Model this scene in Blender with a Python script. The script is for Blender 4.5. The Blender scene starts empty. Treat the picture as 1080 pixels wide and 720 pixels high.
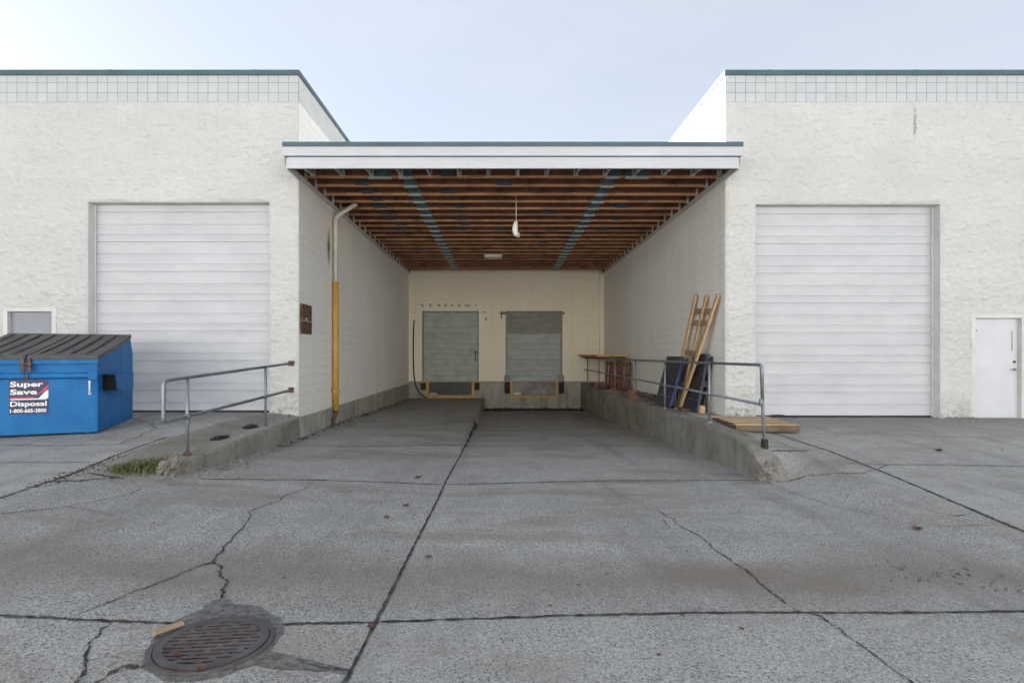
import bpy, bmesh, math, random
from mathutils import Vector, Matrix, noise
R = math.radians
rnd = random.Random(7)
sc = bpy.context.scene
COL = sc.collection

# ------------------------------------------------------------------ camera constants (finish floor is z = 0)
F, CX, CY, CZ = 560.0, 529.0, 374.0, 1.27
D1, D2 = 11.2, 24.5           # front wall plane, back wall of the dock bay
XL, XR, XK, XJ = -4.28, 4.72, 3.8, -0.8
def at(px, py, D):
    return Vector(((px-CX)/F*D, D, CZ-(py-CY)/F*D))

# ------------------------------------------------------------------ ground heights (depth below the camera)
def interp(x, t):
    if x <= t[0][0]: return t[0][1]
    for (a, b), (c, d) in zip(t, t[1:]):
        if x <= c: return b+(d-b)*(x-a)/(c-a)
    return t[-1][1]
def sm(a, b, x):
    t = min(1, max(0, (x-a)/(b-a))); return t*t*(3-2*t)
OUTL = [(-60,1.66),(0,1.60),(5.5,1.50),(6.5,1.44),(8.5,1.31),(11.2,1.225)]
OUTR = [(-60,1.70),(0,1.64),(5,1.60),(7,1.54),(9.2,1.42),(11.2,1.335)]
def h_right(X, D): return 1.5+0.042*max(D,0)
def h_left(X, D):
    Dm = max(D,0)
    h = 1.5+0.042*min(Dm,10.5)+max(0,Dm-10.5)*0.0045
    c = 0.2*sm(0,6,Dm)*(1-sm(12,24,Dm))
    return h-c*(XJ-X)/(XJ-XL)
def h_outl(X, D):
    t = sm(0,1,(XL-X)/1.0); o = interp(D, OUTL)
    low = h_left(XL,D)*(1-t)+o*t
    top = (o+0.07)*(1-t)+o*t
    s = sm(6.5,7.6,D)
    return low*(1-s)+top*s
def h_outr(X, D):
    t = sm(0,1,(X-XK)/1.1); o = interp(D, OUTR)
    low = h_right(XK,D)*(1-t)+o*t
    top = (o-0.05)*(1-t)+o*t
    s = sm(7.3,8.3,D)
    return low*(1-s)+top*s
def H(X, D):
    if X < XL: return h_outl(X,D)
    if X < XJ: return h_left(X,D)
    if X < XK: return h_right(X,D)
    return h_outr(X,D)
def gz(X, D): return CZ-H(X,D)
def g(px, py, dz=0.0):
    """the point of the ground that a place in the photograph shows"""
    D = 1.2
    while D < 26:
        X = (px-CX)/F*D
        if H(X,D)*F/D <= py-CY: break
        D += 0.004
    X = (px-CX)/F*D
    return Vector((X, D, gz(X,D)+dz))

DRAIN = g(225,679)
def gn(X, D):
    return noise.noise((X*0.9,D*0.9,3.1))*0.007*sm(0.4,0.9,math.hypot(X-DRAIN.x,D-DRAIN.y)) if D > 1 else 0
# ------------------------------------------------------------------ materials
def new_mat(name):
    m = bpy.data.materials.new(name); m.use_nodes = True
    nt = m.node_tree; b = nt.nodes['Principled BSDF']
    return m, nt, b
def N(nt, typ, **kw):
    n = nt.nodes.new(typ)
    for k, v in kw.items(): setattr(n, k, v)
    return n
def setin(n, **kw):
    for k, v in kw.items(): n.inputs[k.replace('_',' ')].default_value = v
def coords(nt, scale=(1,1,1), swz=None):
    tc = N(nt,'ShaderNodeTexCoord'); out = tc.outputs['Object']
    if swz:
        s = N(nt,'ShaderNodeSeparateXYZ'); c = N(nt,'ShaderNodeCombineXYZ')
        nt.links.new(out, s.inputs[0])
        for i, ax in enumerate(swz): nt.links.new(s.outputs['XYZ'.index(ax)], c.inputs[i])
        out = c.outputs[0]
    mp = N(nt,'ShaderNodeMapping'); mp.inputs['Scale'].default_value = scale
    nt.links.new(out, mp.inputs['Vector'])
    return mp.outputs[0]
def noise_n(nt, vec, scale, detail=5, rough=0.6):
    n = N(nt,'ShaderNodeTexNoise'); setin(n, Scale=scale, Detail=detail, Roughness=rough)
    nt.links.new(vec, n.inputs['Vector']); return n.outputs['Fac']
def ramp(nt, fac, stops):
    r = N(nt,'ShaderNodeValToRGB'); e = r.color_ramp.elements
    while len(e) < len(stops): e.new(0.5)
    for el, (p, c) in zip(e, stops):
        el.position = p
        el.color = (c[0],c[1],c[2],1) if not isinstance(c,(int,float)) else (c,c,c,1)
    nt.links.new(fac, r.inputs[0]); return r.outputs[0]
def mix(nt, fac, a, b, mode='MIX'):
    n = N(nt,'ShaderNodeMix', data_type='RGBA', blend_type=mode)
    for sock, v in ((n.inputs[0],fac),(n.inputs[6],a),(n.inputs[7],b)):
        if isinstance(v,(int,float)): sock.default_value = v
        elif isinstance(v,tuple): sock.default_value = (v[0],v[1],v[2],1)
        else: nt.links.new(v, sock)
    return n.outputs[2]
def math_n(nt, op, a, b=0.0, c=None):
    n = N(nt,'ShaderNodeMath', operation=op)
    for i, v in enumerate((a,b) if c is None else (a,b,c)):
        if isinstance(v,(int,float)): n.inputs[i].default_value = v
        else: nt.links.new(v, n.inputs[i])
    return n.outputs[0]
def bump(nt, b, h, strength=0.5, dist=0.01, prev=None):
    n = N(nt,'ShaderNodeBump'); setin(n, Strength=strength, Distance=dist)
    nt.links.new(h, n.inputs['Height'])
    if prev is not None: nt.links.new(prev, n.inputs['Normal'])
    nt.links.new(n.outputs[0], b.inputs['Normal']); return n.outputs[0]
def simple(name, c, rough=0.6, c2=None, sc_=6, stretch=(1,1,1), metal=0, bs=0.15, bd=0.004, bscale=40, lo=0.35, hi=0.7, rvar=0.1):
    m, nt, b = new_mat(name)
    v = coords(nt, stretch)
    f = noise_n(nt, v, sc_, 6, 0.65)
    c2 = c2 or tuple(x*0.7 for x in c)
    nt.links.new(ramp(nt, f, [(lo,c2),(hi,c)]), b.inputs['Base Color'])
    rr = N(nt,'ShaderNodeMapRange'); setin(rr, **{'To_Min':rough-rvar,'To_Max':rough+rvar}); nt.links.new(f, rr.inputs[0])
    nt.links.new(rr.outputs[0], b.inputs['Roughness'])
    setin(b, Metallic=metal)
    bump(nt, b, noise_n(nt, v, bscale, 4), bs, bd)
    return m

def soot_xz(nt, c, cx, cz, rx, rz, amt):
    tc = N(nt,'ShaderNodeTexCoord'); s = N(nt,'ShaderNodeSeparateXYZ'); nt.links.new(tc.outputs['Object'], s.inputs[0])
    w = math_n(nt,'MULTIPLY', math_n(nt,'SUBTRACT', noise_n(nt, coords(nt), 9, 6, 0.75), 0.5), 2.6)
    a = math_n(nt,'POWER', math_n(nt,'ABSOLUTE', math_n(nt,'DIVIDE', math_n(nt,'SUBTRACT', s.outputs[0], cx), rx)), 2.0)
    e = math_n(nt,'POWER', math_n(nt,'ABSOLUTE', math_n(nt,'DIVIDE', math_n(nt,'SUBTRACT', s.outputs[2], cz), rz)), 2.0)
    d = math_n(nt,'ADD', math_n(nt,'SQRT', math_n(nt,'ADD', a, e)), w)
    return mix(nt, ramp(nt, d, [(0.2,amt),(1.0,0.0)]), c, (0.07,0.065,0.06))
def m_split():
    m, nt, b = new_mat('split_face_block_paint')
    v = coords(nt, (1,1,1.8))
    f1 = noise_n(nt, v, 7, 8, 0.7); f2 = noise_n(nt, v, 0.5, 4)
    c = mix(nt, ramp(nt, f2, [(0.35,0.0),(0.7,1.0)]), (0.53,0.53,0.53), (0.595,0.595,0.59))
    pit = noise_n(nt, coords(nt,(1,1,3)), 5.5, 9, 0.75)
    c = mix(nt, ramp(nt, pit, [(0.54,0.0),(0.70,0.6)]), c, (0.38,0.37,0.35))
    # block coursing showing through the paint
    br = N(nt,'ShaderNodeTexBrick'); setin(br, Scale=1.0, Mortar_Size=0.007, Mortar_Smooth=0.4, Brick_Width=0.4, Row_Height=0.2, Bias=0.0)
    br.offset = 0.5
    nt.links.new(coords(nt,(1,1,1),'XZY'), br.inputs['Vector'])
    vis = ramp(nt, noise_n(nt, coords(nt), 1.1, 3), [(0.42,0.0),(0.6,1.0)])
    mfac = math_n(nt,'MULTIPLY', br.outputs['Fac'], vis)
    c = mix(nt, math_n(nt,'MULTIPLY',mfac,0.09), c, (0.40,0.39,0.38))
    # rain streaks
    st = noise_n(nt, coords(nt,(2.2,2.2,0.12)), 2.0, 6, 0.7)
    c = mix(nt, ramp(nt, st, [(0.6,0.0),(0.85,0.35)]), c, (0.5,0.48,0.44))
    sx = N(nt,'ShaderNodeSeparateXYZ'); tx = N(nt,'ShaderNodeTexCoord'); nt.links.new(tx.outputs['Object'], sx.inputs[0])
    top = N(nt,'ShaderNodeMapRange'); setin(top, From_Min=4.6, From_Max=6.6, To_Min=0.0, To_Max=0.22); nt.links.new(sx.outputs[2], top.inputs[0])
    dr = noise_n(nt, coords(nt,(5,5,0.18)), 1.6, 6, 0.7)
    c = mix(nt, math_n(nt,'MULTIPLY', top.outputs[0], ramp(nt, dr, [(0.5,0.0),(0.72,1.0)])), c, (0.47,0.44,0.39))
    # splash dirt along the foot of the wall
    s = N(nt,'ShaderNodeSeparateXYZ'); tc = N(nt,'ShaderNodeTexCoord'); nt.links.new(tc.outputs['Object'], s.inputs[0])
    foot = N(nt,'ShaderNodeMapRange'); setin(foot, From_Min=0.0, From_Max=0.55, To_Min=0.75, To_Max=0.0); nt.links.new(s.outputs[2], foot.inputs[0])
    fm = math_n(nt,'MULTIPLY', foot.outputs[0], ramp(nt, noise_n(nt, coords(nt), 7, 8, 0.75), [(0.44,0.0),(0.64,1.0)]))
    c = mix(nt, fm, c, (0.16,0.15,0.13))
    c = soot_xz(nt, c, 3.98, 6.15, 0.05, 0.45, 0.55)
    nt.links.new(c, b.inputs['Base Color']); setin(b, Roughness=0.75)
    h = math_n(nt,'SUBTRACT', f1, math_n(nt,'MULTIPLY', mfac, 0.05))
    bump(nt, b, h, 0.9, 0.03)
    return m
def m_block(name, base, warm, swz, grime=0.5, offset=0.5):
    m, nt, b = new_mat(name)
    br = N(nt,'ShaderNodeTexBrick'); setin(br, Scale=1.0, Mortar_Size=0.006, Mortar_Smooth=0.5, Brick_Width=0.4, Row_Height=0.2, Bias=0.0)
    br.offset = offset
    nt.links.new(coords(nt,(1,1,1),swz), br.inputs['Vector'])
    v = coords(nt)
    c = mix(nt, ramp(nt, noise_n(nt, v, 0.6, 5), [(0.35,0.0),(0.68,1.0)]), base, warm)
    vis = ramp(nt, noise_n(nt, v, 0.9, 3), [(0.35,0.25),(0.6,1.0)])
    mf = math_n(nt,'MULTIPLY', br.outputs['Fac'], vis)
    c = mix(nt, math_n(nt,'MULTIPLY',mf,0.5), c, (0.33,0.31,0.28))
    st = noise_n(nt, coords(nt,(2.6,2.6,0.1)), 2.2, 7, 0.7)
    c = mix(nt, math_n(nt,'MULTIPLY', ramp(nt, st, [(0.52,0.0),(0.8,1.0)]), grime), c, (0.42,0.38,0.32))
    sp = noise_n(nt, v, 11, 6, 0.7)
    c = mix(nt, ramp(nt, sp, [(0.70,0.0),(0.76,0.5)]), c, (0.25,0.23,0.21))
    nt.links.new(c, b.inputs['Base Color']); setin(b, Roughness=0.6)
    h = math_n(nt,'SUBTRACT', math_n(nt,'MULTIPLY', noise_n(nt, v, 30, 5), 0.25), br.outputs['Fac'])
    bump(nt, b, h, 0.3, 0.006)
    return m, nt, b, c
def m_ground(name, rough_aggregate):
    m, nt, b = new_mat(name)
    v = coords(nt)
    big = noise_n(nt, v, 0.35, 6, 0.65); mid = noise_n(nt, v, 2.3, 7, 0.7); fine = noise_n(nt, v, 55, 4, 0.8); fine2 = noise_n(nt, v, 120, 2, 0.8)
    c = mix(nt, ramp(nt, big, [(0.3,0.0),(0.7,1.0)]), (0.335,0.328,0.314), (0.44,0.429,0.41))
    c = mix(nt, ramp(nt, mid, [(0.36,0.55),(0.62,0.0)]), c, (0.23,0.226,0.218))
    k = 1.0 if rough_aggregate else 0.5
    c = mix(nt, math_n(nt,'MULTIPLY',ramp(nt, fine, [(0.53,0.0),(0.62,1.0)]),0.85*k), c, (0.60,0.59,0.57))
    c = mix(nt, math_n(nt,'MULTIPLY',ramp(nt, fine, [(0.37,1.0),(0.47,0.0)]),1.0*k), c, (0.06,0.058,0.056))
    c = mix(nt, math_n(nt,'MULTIPLY',ramp(nt, fine2, [(0.38,1.0),(0.47,0.0)]),0.9*k), c, (0.07,0.068,0.066))
    # rusty brown blotches and small oil spots
    sg = N(nt,'ShaderNodeSeparateXYZ'); tg = N(nt,'ShaderNodeTexCoord'); nt.links.new(tg.outputs['Object'], sg.inputs[0])
    if rough_aggregate:
        def step(sock, at_, w, lo, hi):
            q = N(nt,'ShaderNodeMapRange'); setin(q, From_Min=at_-w, From_Max=at_+w, To_Min=lo, To_Max=hi); nt.links.new(sock, q.inputs[0]); return q.outputs[0]
        tone = math_n(nt,'ADD', step(sg.outputs[0], -0.8, 0.02, 0.0, 0.10), step(sg.outputs[1], 3.32, 0.07, 0.12, 0.0))
        tone = math_n(nt,'ADD', tone, step(sg.outputs[1], 7.4, 0.3, 0.0, 0.10))
        c = mix(nt, tone, c, (0.46,0.455,0.44))
        ty = noise_n(nt, coords(nt,(1.1,0.10,1)), 1.5, 5, 0.6)
        c = mix(nt, ramp(nt, ty, [(0.52,0.0),(0.72,0.5)]), c, (0.17,0.165,0.155))
    vo = N(nt,'ShaderNodeTexVoronoi'); setin(vo, Scale=38.0); nt.links.new(v, vo.inputs['Vector'])
    pm = ramp(nt, noise_n(nt, v, 5, 4, 0.6), [(0.38,0.0),(0.6,1.0)])
    c = mix(nt, math_n(nt,'MULTIPLY', math_n(nt,'MULTIPLY', ramp(nt, vo.outputs['Distance'], [(0.16,1.0),(0.3,0.0)]), pm), 0.9*k), c, (0.035,0.034,0.033))
    if rough_aggregate:
        ax = math_n(nt,'ABSOLUTE', sg.outputs[0])
        strip_ = math_n(nt,'MULTIPLY', step(ax, 4.45, 0.2, 0.0, 1.0), step(sg.outputs[1], 7.0, 0.6, 0.0, 1.0))
        ms = math_n(nt,'MULTIPLY', strip_, ramp(nt, noise_n(nt, v, 1.8, 6, 0.7), [(0.3,0.25),(0.6,0.85)]))
        c = mix(nt, ms, c, (0.135,0.128,0.098))
    lime = noise_n(nt, v, 1.3, 7, 0.75)
    c = mix(nt, ramp(nt, lime, [(0.58,0.0),(0.72,0.35)]), c, (0.52,0.51,0.49))
    br = noise_n(nt, coords(nt,(0.55,1.5,1)), 0.9, 6, 0.65)
    c = mix(nt, ramp(nt, br, [(0.5,0.0),(0.70,0.7)]), c, (0.19,0.155,0.12))
    oil = noise_n(nt, coords(nt,(1.0,2.2,1)), 2.1, 5, 0.6)
    c = mix(nt, ramp(nt, oil, [(0.66,0.0),(0.75,0.5)]), c, (0.085,0.078,0.07))
    s = N(nt,'ShaderNodeSeparateXYZ'); tc = N(nt,'ShaderNodeTexCoord'); nt.links.new(tc.outputs['Object'], s.inputs[0])
    wob = noise_n(nt, v, 0.7, 5)
    if rough_aggregate:
        # brown dirt band washed up along the cross joint, and a darker tone towards the inner end of the bay
        y = math_n(nt,'ADD', s.outputs[1], math_n(nt,'MULTIPLY', math_n(nt,'SUBTRACT',wob,0.5), 1.6))
        band = math_n(nt,'MULTIPLY', math_n(nt,'SMOOTH_MIN', 1.0, math_n(nt,'MAXIMUM',0.0,math_n(nt,'SUBTRACT',1.0,math_n(nt,'ABSOLUTE',math_n(nt,'DIVIDE',math_n(nt,'SUBTRACT',y,3.95),0.75)))), 0.2), 0.62)
        c = mix(nt, band, c, (0.165,0.14,0.115))
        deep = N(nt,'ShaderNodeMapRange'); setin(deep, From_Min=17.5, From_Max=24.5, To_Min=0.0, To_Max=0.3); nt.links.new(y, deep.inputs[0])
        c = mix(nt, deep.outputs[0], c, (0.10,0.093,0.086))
    else:
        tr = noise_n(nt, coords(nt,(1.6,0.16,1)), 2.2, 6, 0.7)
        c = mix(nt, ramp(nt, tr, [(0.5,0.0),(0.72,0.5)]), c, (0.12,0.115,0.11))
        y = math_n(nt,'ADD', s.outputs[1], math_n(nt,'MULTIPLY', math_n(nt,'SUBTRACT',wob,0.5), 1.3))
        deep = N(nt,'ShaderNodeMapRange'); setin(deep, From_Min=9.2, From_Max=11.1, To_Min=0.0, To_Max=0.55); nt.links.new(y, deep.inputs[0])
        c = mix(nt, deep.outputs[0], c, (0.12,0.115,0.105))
    nt.links.new(c, b.inputs['Base Color'])
    rr = N(nt,'ShaderNodeMapRange'); setin(rr, To_Min=0.6, To_Max=0.95); nt.links.new(mid, rr.inputs[0]); nt.links.new(rr.outputs[0], b.inputs['Roughness'])
    h = math_n(nt,'ADD', fine, math_n(nt,'MULTIPLY', mid, 1.5))
    bump(nt, b, h, 0.55*k+0.1, 0.006)
    return m
def m_concrete(name, c1, c2):
    m, nt, b = new_mat(name)
    v = coords(nt)
    c = mix(nt, ramp(nt, noise_n(nt, v, 1.4, 7, 0.7), [(0.33,0.0),(0.66,1.0)]), c1, c2)
    st = noise_n(nt, coords(nt,(3,3,0.35)), 1.8, 7, 0.72)
    c = mix(nt, ramp(nt, st, [(0.5,0.0),(0.72,0.7)]), c, (0.10,0.092,0.08))
    fine = noise_n(nt, v, 60, 4, 0.8)
    c = mix(nt, ramp(nt, fine, [(0.34,0.5),(0.44,0.0)]), c, (0.07,0.065,0.06))
    nt.links.new(c, b.inputs['Base Color']); setin(b, Roughness=0.88)
    bump(nt, b, math_n(nt,'ADD',fine,math_n(nt,'MULTIPLY',noise_n(nt,v,9,6,0.7),2.0)), 0.6, 0.012)
    return m
def m_tile():
    m, nt, b = new_mat('parapet_tile')
    br = N(nt,'ShaderNodeTexBrick'); setin(br, Scale=1.0, Mortar_Size=0.006, Mortar_Smooth=0.1, Brick_Width=0.212, Row_Height=0.212, Bias=0.0)
    br.offset = 0.0; br.inputs['Color1'].default_value = (0.45,0.47,0.495,1); br.inputs['Color2'].default_value = (0.50,0.52,0.545,1); br.inputs['Mortar'].default_value = (0.17,0.18,0.19,1)
    nt.links.new(coords(nt,(1,1,1),'XZY'), br.inputs['Vector'])
    f = noise_n(nt, coords(nt), 1.3, 5)
    c = mix(nt, ramp(nt, f, [(0.4,0.3),(0.7,0.0)]), br.outputs['Color'], (0.5,0.5,0.5))
    nt.links.new(c, b.inputs['Base Color']); setin(b, Roughness=0.4)
    bump(nt, b, math_n(nt,'MULTIPLY',br.outputs['Fac'],-1.0), 0.6, 0.004)
    return m
def m_wood(name, c1, c2, axis='Y', dark=(0.06,0.035,0.02), amt=0.5):
    m, nt, b = new_mat(name)
    st = {'X':(0.6,9,9),'Y':(9,0.6,9),'Z':(9,9,0.6)}[axis]
    v = coords(nt, st); f = noise_n(nt, v, 2.0, 7, 0.65)
    c = mix(nt, ramp(nt, f, [(0.3,0.0),(0.7,1.0)]), c1, c2)
    blot = noise_n(nt, coords(nt), 2.2, 6, 0.7)
    c = mix(nt, ramp(nt, blot, [(0.45,0.0),(0.7,amt)]), c, dark)
    nt.links.new(c, b.inputs['Base Color']); setin(b, Roughness=0.75)
    bump(nt, b, f, 0.35, 0.004)
    return m

M = {}
M['split'] = m_split()
M['blockL'], nt_, b_, c_ = m_block('painted_block_side', (0.80,0.79,0.765), (0.85,0.84,0.815), 'YZX', 0.2)
# the burnt patch beside the downpipe: soot with a shape of its own
def soot(nt, b, c, cy, cz, ry, rz, amt=0.9):
    tc = N(nt,'ShaderNodeTexCoord'); s = N(nt,'ShaderNodeSeparateXYZ'); nt.links.new(tc.outputs['Object'], s.inputs[0])
    w = math_n(nt,'MULTIPLY', math_n(nt,'SUBTRACT', noise_n(nt, coords(nt), 4, 5, 0.7), 0.5), 1.0)
    a = math_n(nt,'POWER', math_n(nt,'ABSOLUTE', math_n(nt,'DIVIDE', math_n(nt,'SUBTRACT', s.outputs[1], cy), ry)), 2.0)
    e = math_n(nt,'POWER', math_n(nt,'ABSOLUTE', math_n(nt,'DIVIDE', math_n(nt,'SUBTRACT', s.outputs[2], cz), rz)), 2.0)
    d = math_n(nt,'ADD', math_n(nt,'SQRT', math_n(nt,'ADD', a, e)), w)
    fac = ramp(nt, d, [(0.25,amt),(1.0,0.0)])
    out = mix(nt, fac, c, (0.03,0.028,0.027)); nt.links.new(out, b.inputs['Base Color']); return out
M['blockR'], nt2_, b2_, c2_ = m_block('painted_block_streaked', (0.78,0.765,0.735), (0.84,0.825,0.795), 'YZX', 0.4)
M['blockB'], *_ = m_block('painted_block_cream', (0.82,0.74,0.59), (0.87,0.80,0.66), 'XZY', 0.2)
M['ground'] = m_ground('aggregate_concrete', True)
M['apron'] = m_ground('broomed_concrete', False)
M['conc'] = m_concrete('weathered_concrete', (0.135,0.125,0.105), (0.30,0.285,0.25))
M['stem'] = m_concrete('stem_concrete', (0.30,0.285,0.25), (0.43,0.41,0.36))
M['tile'] = m_tile()
M['cap'] = simple('teal_metal_flashing', (0.075,0.125,0.155), 0.45, (0.05,0.09,0.115), 2, metal=0.0, bs=0.05)
M['fascia'] = simple('fascia_paint', (0.54,0.55,0.58), 0.5, (0.46,0.47,0.50), 1.5, (0.4,1,1), bs=0.05)
M['white'] = simple('white_paint', (0.63,0.63,0.63), 0.5, (0.53,0.53,0.525), 3)
M['bouncewall'] = simple('bounce_wall_white', (0.82,0.82,0.82), 0.8, (0.77,0.77,0.77), 2)  # pale face of the added block that bounces sunlight into the bay
M['roll'] = simple('door_white_enamel', (0.52,0.53,0.565), 0.45, (0.445,0.455,0.49), 1.6, (0.7,1,1.8), bs=0.35, bd=0.02, bscale=1.6)
M['leaf'] = simple('door_pale_enamel', (0.58,0.59,0.64), 0.4, (0.51,0.52,0.57), 1.5, bs=0.05)
M['greydoor'] = simple('grey_door_paint', (0.27,0.28,0.33), 0.45, (0.22,0.23,0.27), 2, bs=0.05)
M['dockL'] = simple('grey_green_door', (0.44,0.49,0.44), 0.5, (0.30,0.335,0.30), 2.2, (1,1,2), bs=0.2)
M['dockR'] = simple('blue_grey_door', (0.43,0.47,0.465), 0.5, (0.30,0.33,0.325), 2.2, (1,1,2), bs=0.2)
M['dockR2'] = simple('dull_grey_door', (0.30,0.30,0.28), 0.6, (0.20,0.20,0.185), 2.0, (1,1,2), bs=0.2)
M['yellow'] = simple('yellow_paint', (0.60,0.335,0.06), 0.5, (0.42,0.225,0.05), 3, lo=0.25, hi=0.6)
M['rubber'] = simple('black_rubber', (0.025,0.025,0.025), 0.8, (0.012,0.012,0.012), 9)
M['steel'] = simple('galvanised_pipe', (0.30,0.33,0.36), 0.42, (0.18,0.20,0.22), 6, metal=0.55, bs=0.1, lo=0.3)
M['rust'] = simple('rusty_steel', (0.20,0.10,0.06), 0.8, (0.045,0.028,0.024), 14, bs=0.6, lo=0.42, hi=0.6)
M['plate'] = simple('checker_steel', (0.20,0.185,0.18), 0.45, (0.07,0.065,0.065), 3, metal=0.6, bs=0.2)
M['darkplate'] = simple('dark_steel', (0.05,0.055,0.058), 0.5, (0.03,0.03,0.03), 3, bs=0.2)
M['iron'] = simple('cast_iron', (0.135,0.118,0.122), 0.55, (0.065,0.054,0.056), 7, metal=0.3, bs=0.5, bscale=90)
M['pit'] = simple('dark_pit', (0.008,0.008,0.008), 0.9)
M['blue'] = simple('blue_enamel', (0.002,0.125,0.36), 0.45, (0.002,0.085,0.27), 2.2, bs=0.2, bd=0.01, bscale=3, lo=0.25, hi=0.6)
def m_wornblue():
    m, nt, b = new_mat('worn_blue_enamel'); v = coords(nt)
    c = mix(nt, ramp(nt, noise_n(nt, v, 1.6, 6, 0.65), [(0.32,0.0),(0.66,1.0)]), (0.001,0.10,0.31), (0.001,0.15,0.41))
    st = noise_n(nt, coords(nt,(7,7,0.5)), 1.5, 7, 0.72)
    c = mix(nt, ramp(nt, st, [(0.56,0.0),(0.78,0.35)]), c, (0.012,0.08,0.22))
    sc2 = noise_n(nt, coords(nt,(1.2,1.2,9)), 3.2, 8, 0.75)
    c = mix(nt, ramp(nt, sc2, [(0.66,0.0),(0.70,0.55)]), c, (0.16,0.27,0.40))
    ru = noise_n(nt, v, 7, 8, 0.78)
    s = N(nt,'ShaderNodeSeparateXYZ'); tc = N(nt,'ShaderNodeTexCoord'); nt.links.new(tc.outputs['Object'], s.inputs[0])
    lo = N(nt,'ShaderNodeMapRange'); setin(lo, From_Min=0.0, From_Max=0.5, To_Min=0.10, To_Max=0.0); nt.links.new(s.outputs[2], lo.inputs[0])
    c = mix(nt, ramp(nt, math_n(nt,'ADD',ru,lo.outputs[0]), [(0.68,0.0),(0.73,0.9)]), c, (0.10,0.05,0.03))
    nt.links.new(c, b.inputs['Base Color'])
    rr = N(nt,'ShaderNodeMapRange'); setin(rr, To_Min=0.35, To_Max=0.7); nt.links.new(st, rr.inputs[0]); nt.links.new(rr.outputs[0], b.inputs['Roughness'])
    b.inputs['Specular IOR Level'].default_value = 0.3
    bump(nt, b, math_n(nt,'ADD', noise_n(nt, v, 1.8, 3), math_n(nt,'MULTIPLY',ru,0.05)), 0.5, 0.05)
    return m
M['blue'] = m_wornblue()
M['bluedk'] = simple('dark_blue_skid', (0.008,0.02,0.05), 0.7)
M['lid'] = simple('grey_black_plastic', (0.085,0.082,0.082), 0.6, (0.035,0.034,0.035), 4, bs=0.3)
M['navy'] = simple('decal_navy', (0.012,0.022,0.11), 0.4, bs=0.0)
M['decalw'] = simple('decal_white', (0.78,0.78,0.78), 0.4, (0.7,0.7,0.7), bs=0.0)
M['decalr'] = simple('decal_red', (0.62,0.04,0.07), 0.4, (0.5,0.03,0.05), bs=0.0)
M['web'] = m_wood('joist_web_board', (0.13,0.048,0.030), (0.20,0.078,0.046), 'X', (0.035,0.02,0.016), 0.9)
M['flange'] = m_wood('joist_flange_wood', (0.40,0.19,0.095), (0.55,0.29,0.15), 'X', (0.16,0.075,0.04), 0.8)
M['flangedk'] = m_wood('old_joist_flange', (0.26,0.125,0.07), (0.38,0.19,0.11), 'X', (0.10,0.05,0.033), 0.85)
M['deck'] = m_wood('roof_deck_board', (0.07,0.04,0.028), (0.11,0.06,0.04), 'X')
M['splice'] = simple('blue_grey_plate', (0.10,0.165,0.195), 0.5, (0.06,0.10,0.12), 8, metal=0.2)
M['splicelip'] = simple('pale_plate_edge', (0.45,0.47,0.44), 0.5, (0.30,0.31,0.29), 8)
M['splicedk'] = simple('dark_blue_plate', (0.075,0.10,0.13), 0.5, (0.05,0.06,0.08), 8, metal=0.2)
M['zinc'] = simple('zinc_hanger', (0.66,0.65,0.61), 0.5, (0.44,0.43,0.39), 8)
M['pine'] = m_wood('fresh_pine', (0.56,0.34,0.17), (0.68,0.45,0.25), 'Z', (0.36,0.19,0.09), 0.5)
M['pineY'] = m_wood('pallet_pine', (0.46,0.31,0.17), (0.60,0.44,0.27), 'X', (0.20,0.13,0.08), 0.6)
M['plank'] = m_wood('orange_plank', (0.50,0.28,0.10), (0.64,0.38,0.15), 'Y', (0.25,0.12,0.05), 0.45)
M['stickwood'] = m_wood('dull_split_wood', (0.30,0.21,0.13), (0.40,0.30,0.20), 'X', (0.12,0.08,0.05), 0.6)
M['palewood'] = m_wood('greyed_slat_wood', (0.27,0.18,0.11), (0.38,0.27,0.18), 'Y', (0.12,0.08,0.05), 0.6)
M['oldwood'] = m_wood('weathered_dark_wood', (0.12,0.08,0.055), (0.20,0.135,0.09), 'Y', (0.05,0.035,0.025), 0.7)
M['redwood'] = m_wood('red_stained_wood', (0.10,0.032,0.022), (0.15,0.05,0.035), 'Z', (0.06,0.015,0.012), 0.6)
M['blackplastic'] = simple('black_pallet_plastic', (0.03,0.036,0.06), 0.4, (0.014,0.017,0.03), 5, bs=0.2)
M['bluetape'] = simple('blue_pallet_plastic', (0.04,0.045,0.24), 0.5, (0.02,0.02,0.12), 5)
M['grime'] = simple('joint_dirt', (0.11,0.105,0.095), 0.95, (0.018,0.017,0.016), 9, lo=0.42, hi=0.72)
M['crackm'] = simple('crack_dirt', (0.12,0.112,0.10), 0.95, (0.018,0.018,0.017), 14, lo=0.42, hi=0.72)
M['patch'] = simple('asphalt_patch', (0.22,0.215,0.205), 0.9, (0.07,0.068,0.065), 26, bs=0.9, bscale=60, bd=0.012)
M['lineyellow'] = simple('worn_yellow_line', (0.50,0.42,0.20), 0.85, (0.30,0.28,0.22), 25)
M['gravel'] = simple('gravel_stone', (0.33,0.31,0.28), 0.9, (0.10,0.095,0.09), 14)
M['dirt'] = simple('leafy_dirt', (0.06,0.045,0.032), 0.95, (0.022,0.018,0.015), 16, bs=0.9, bd=0.02)
M['dryleaf'] = simple('dry_leaf', (0.17,0.10,0.055), 0.8, (0.08,0.045,0.028), 20)
M['redleaf'] = simple('red_dry_leaf', (0.19,0.06,0.04), 0.8, (0.09,0.03,0.02), 20)
M['grass'] = simple('grass_blade', (0.20,0.19,0.07), 0.6, (0.075,0.105,0.03), 30)
M['brick'] = simple('broken_brick', (0.30,0.15,0.09), 0.85, (0.16,0.08,0.05), 12, bs=0.6)
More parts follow.
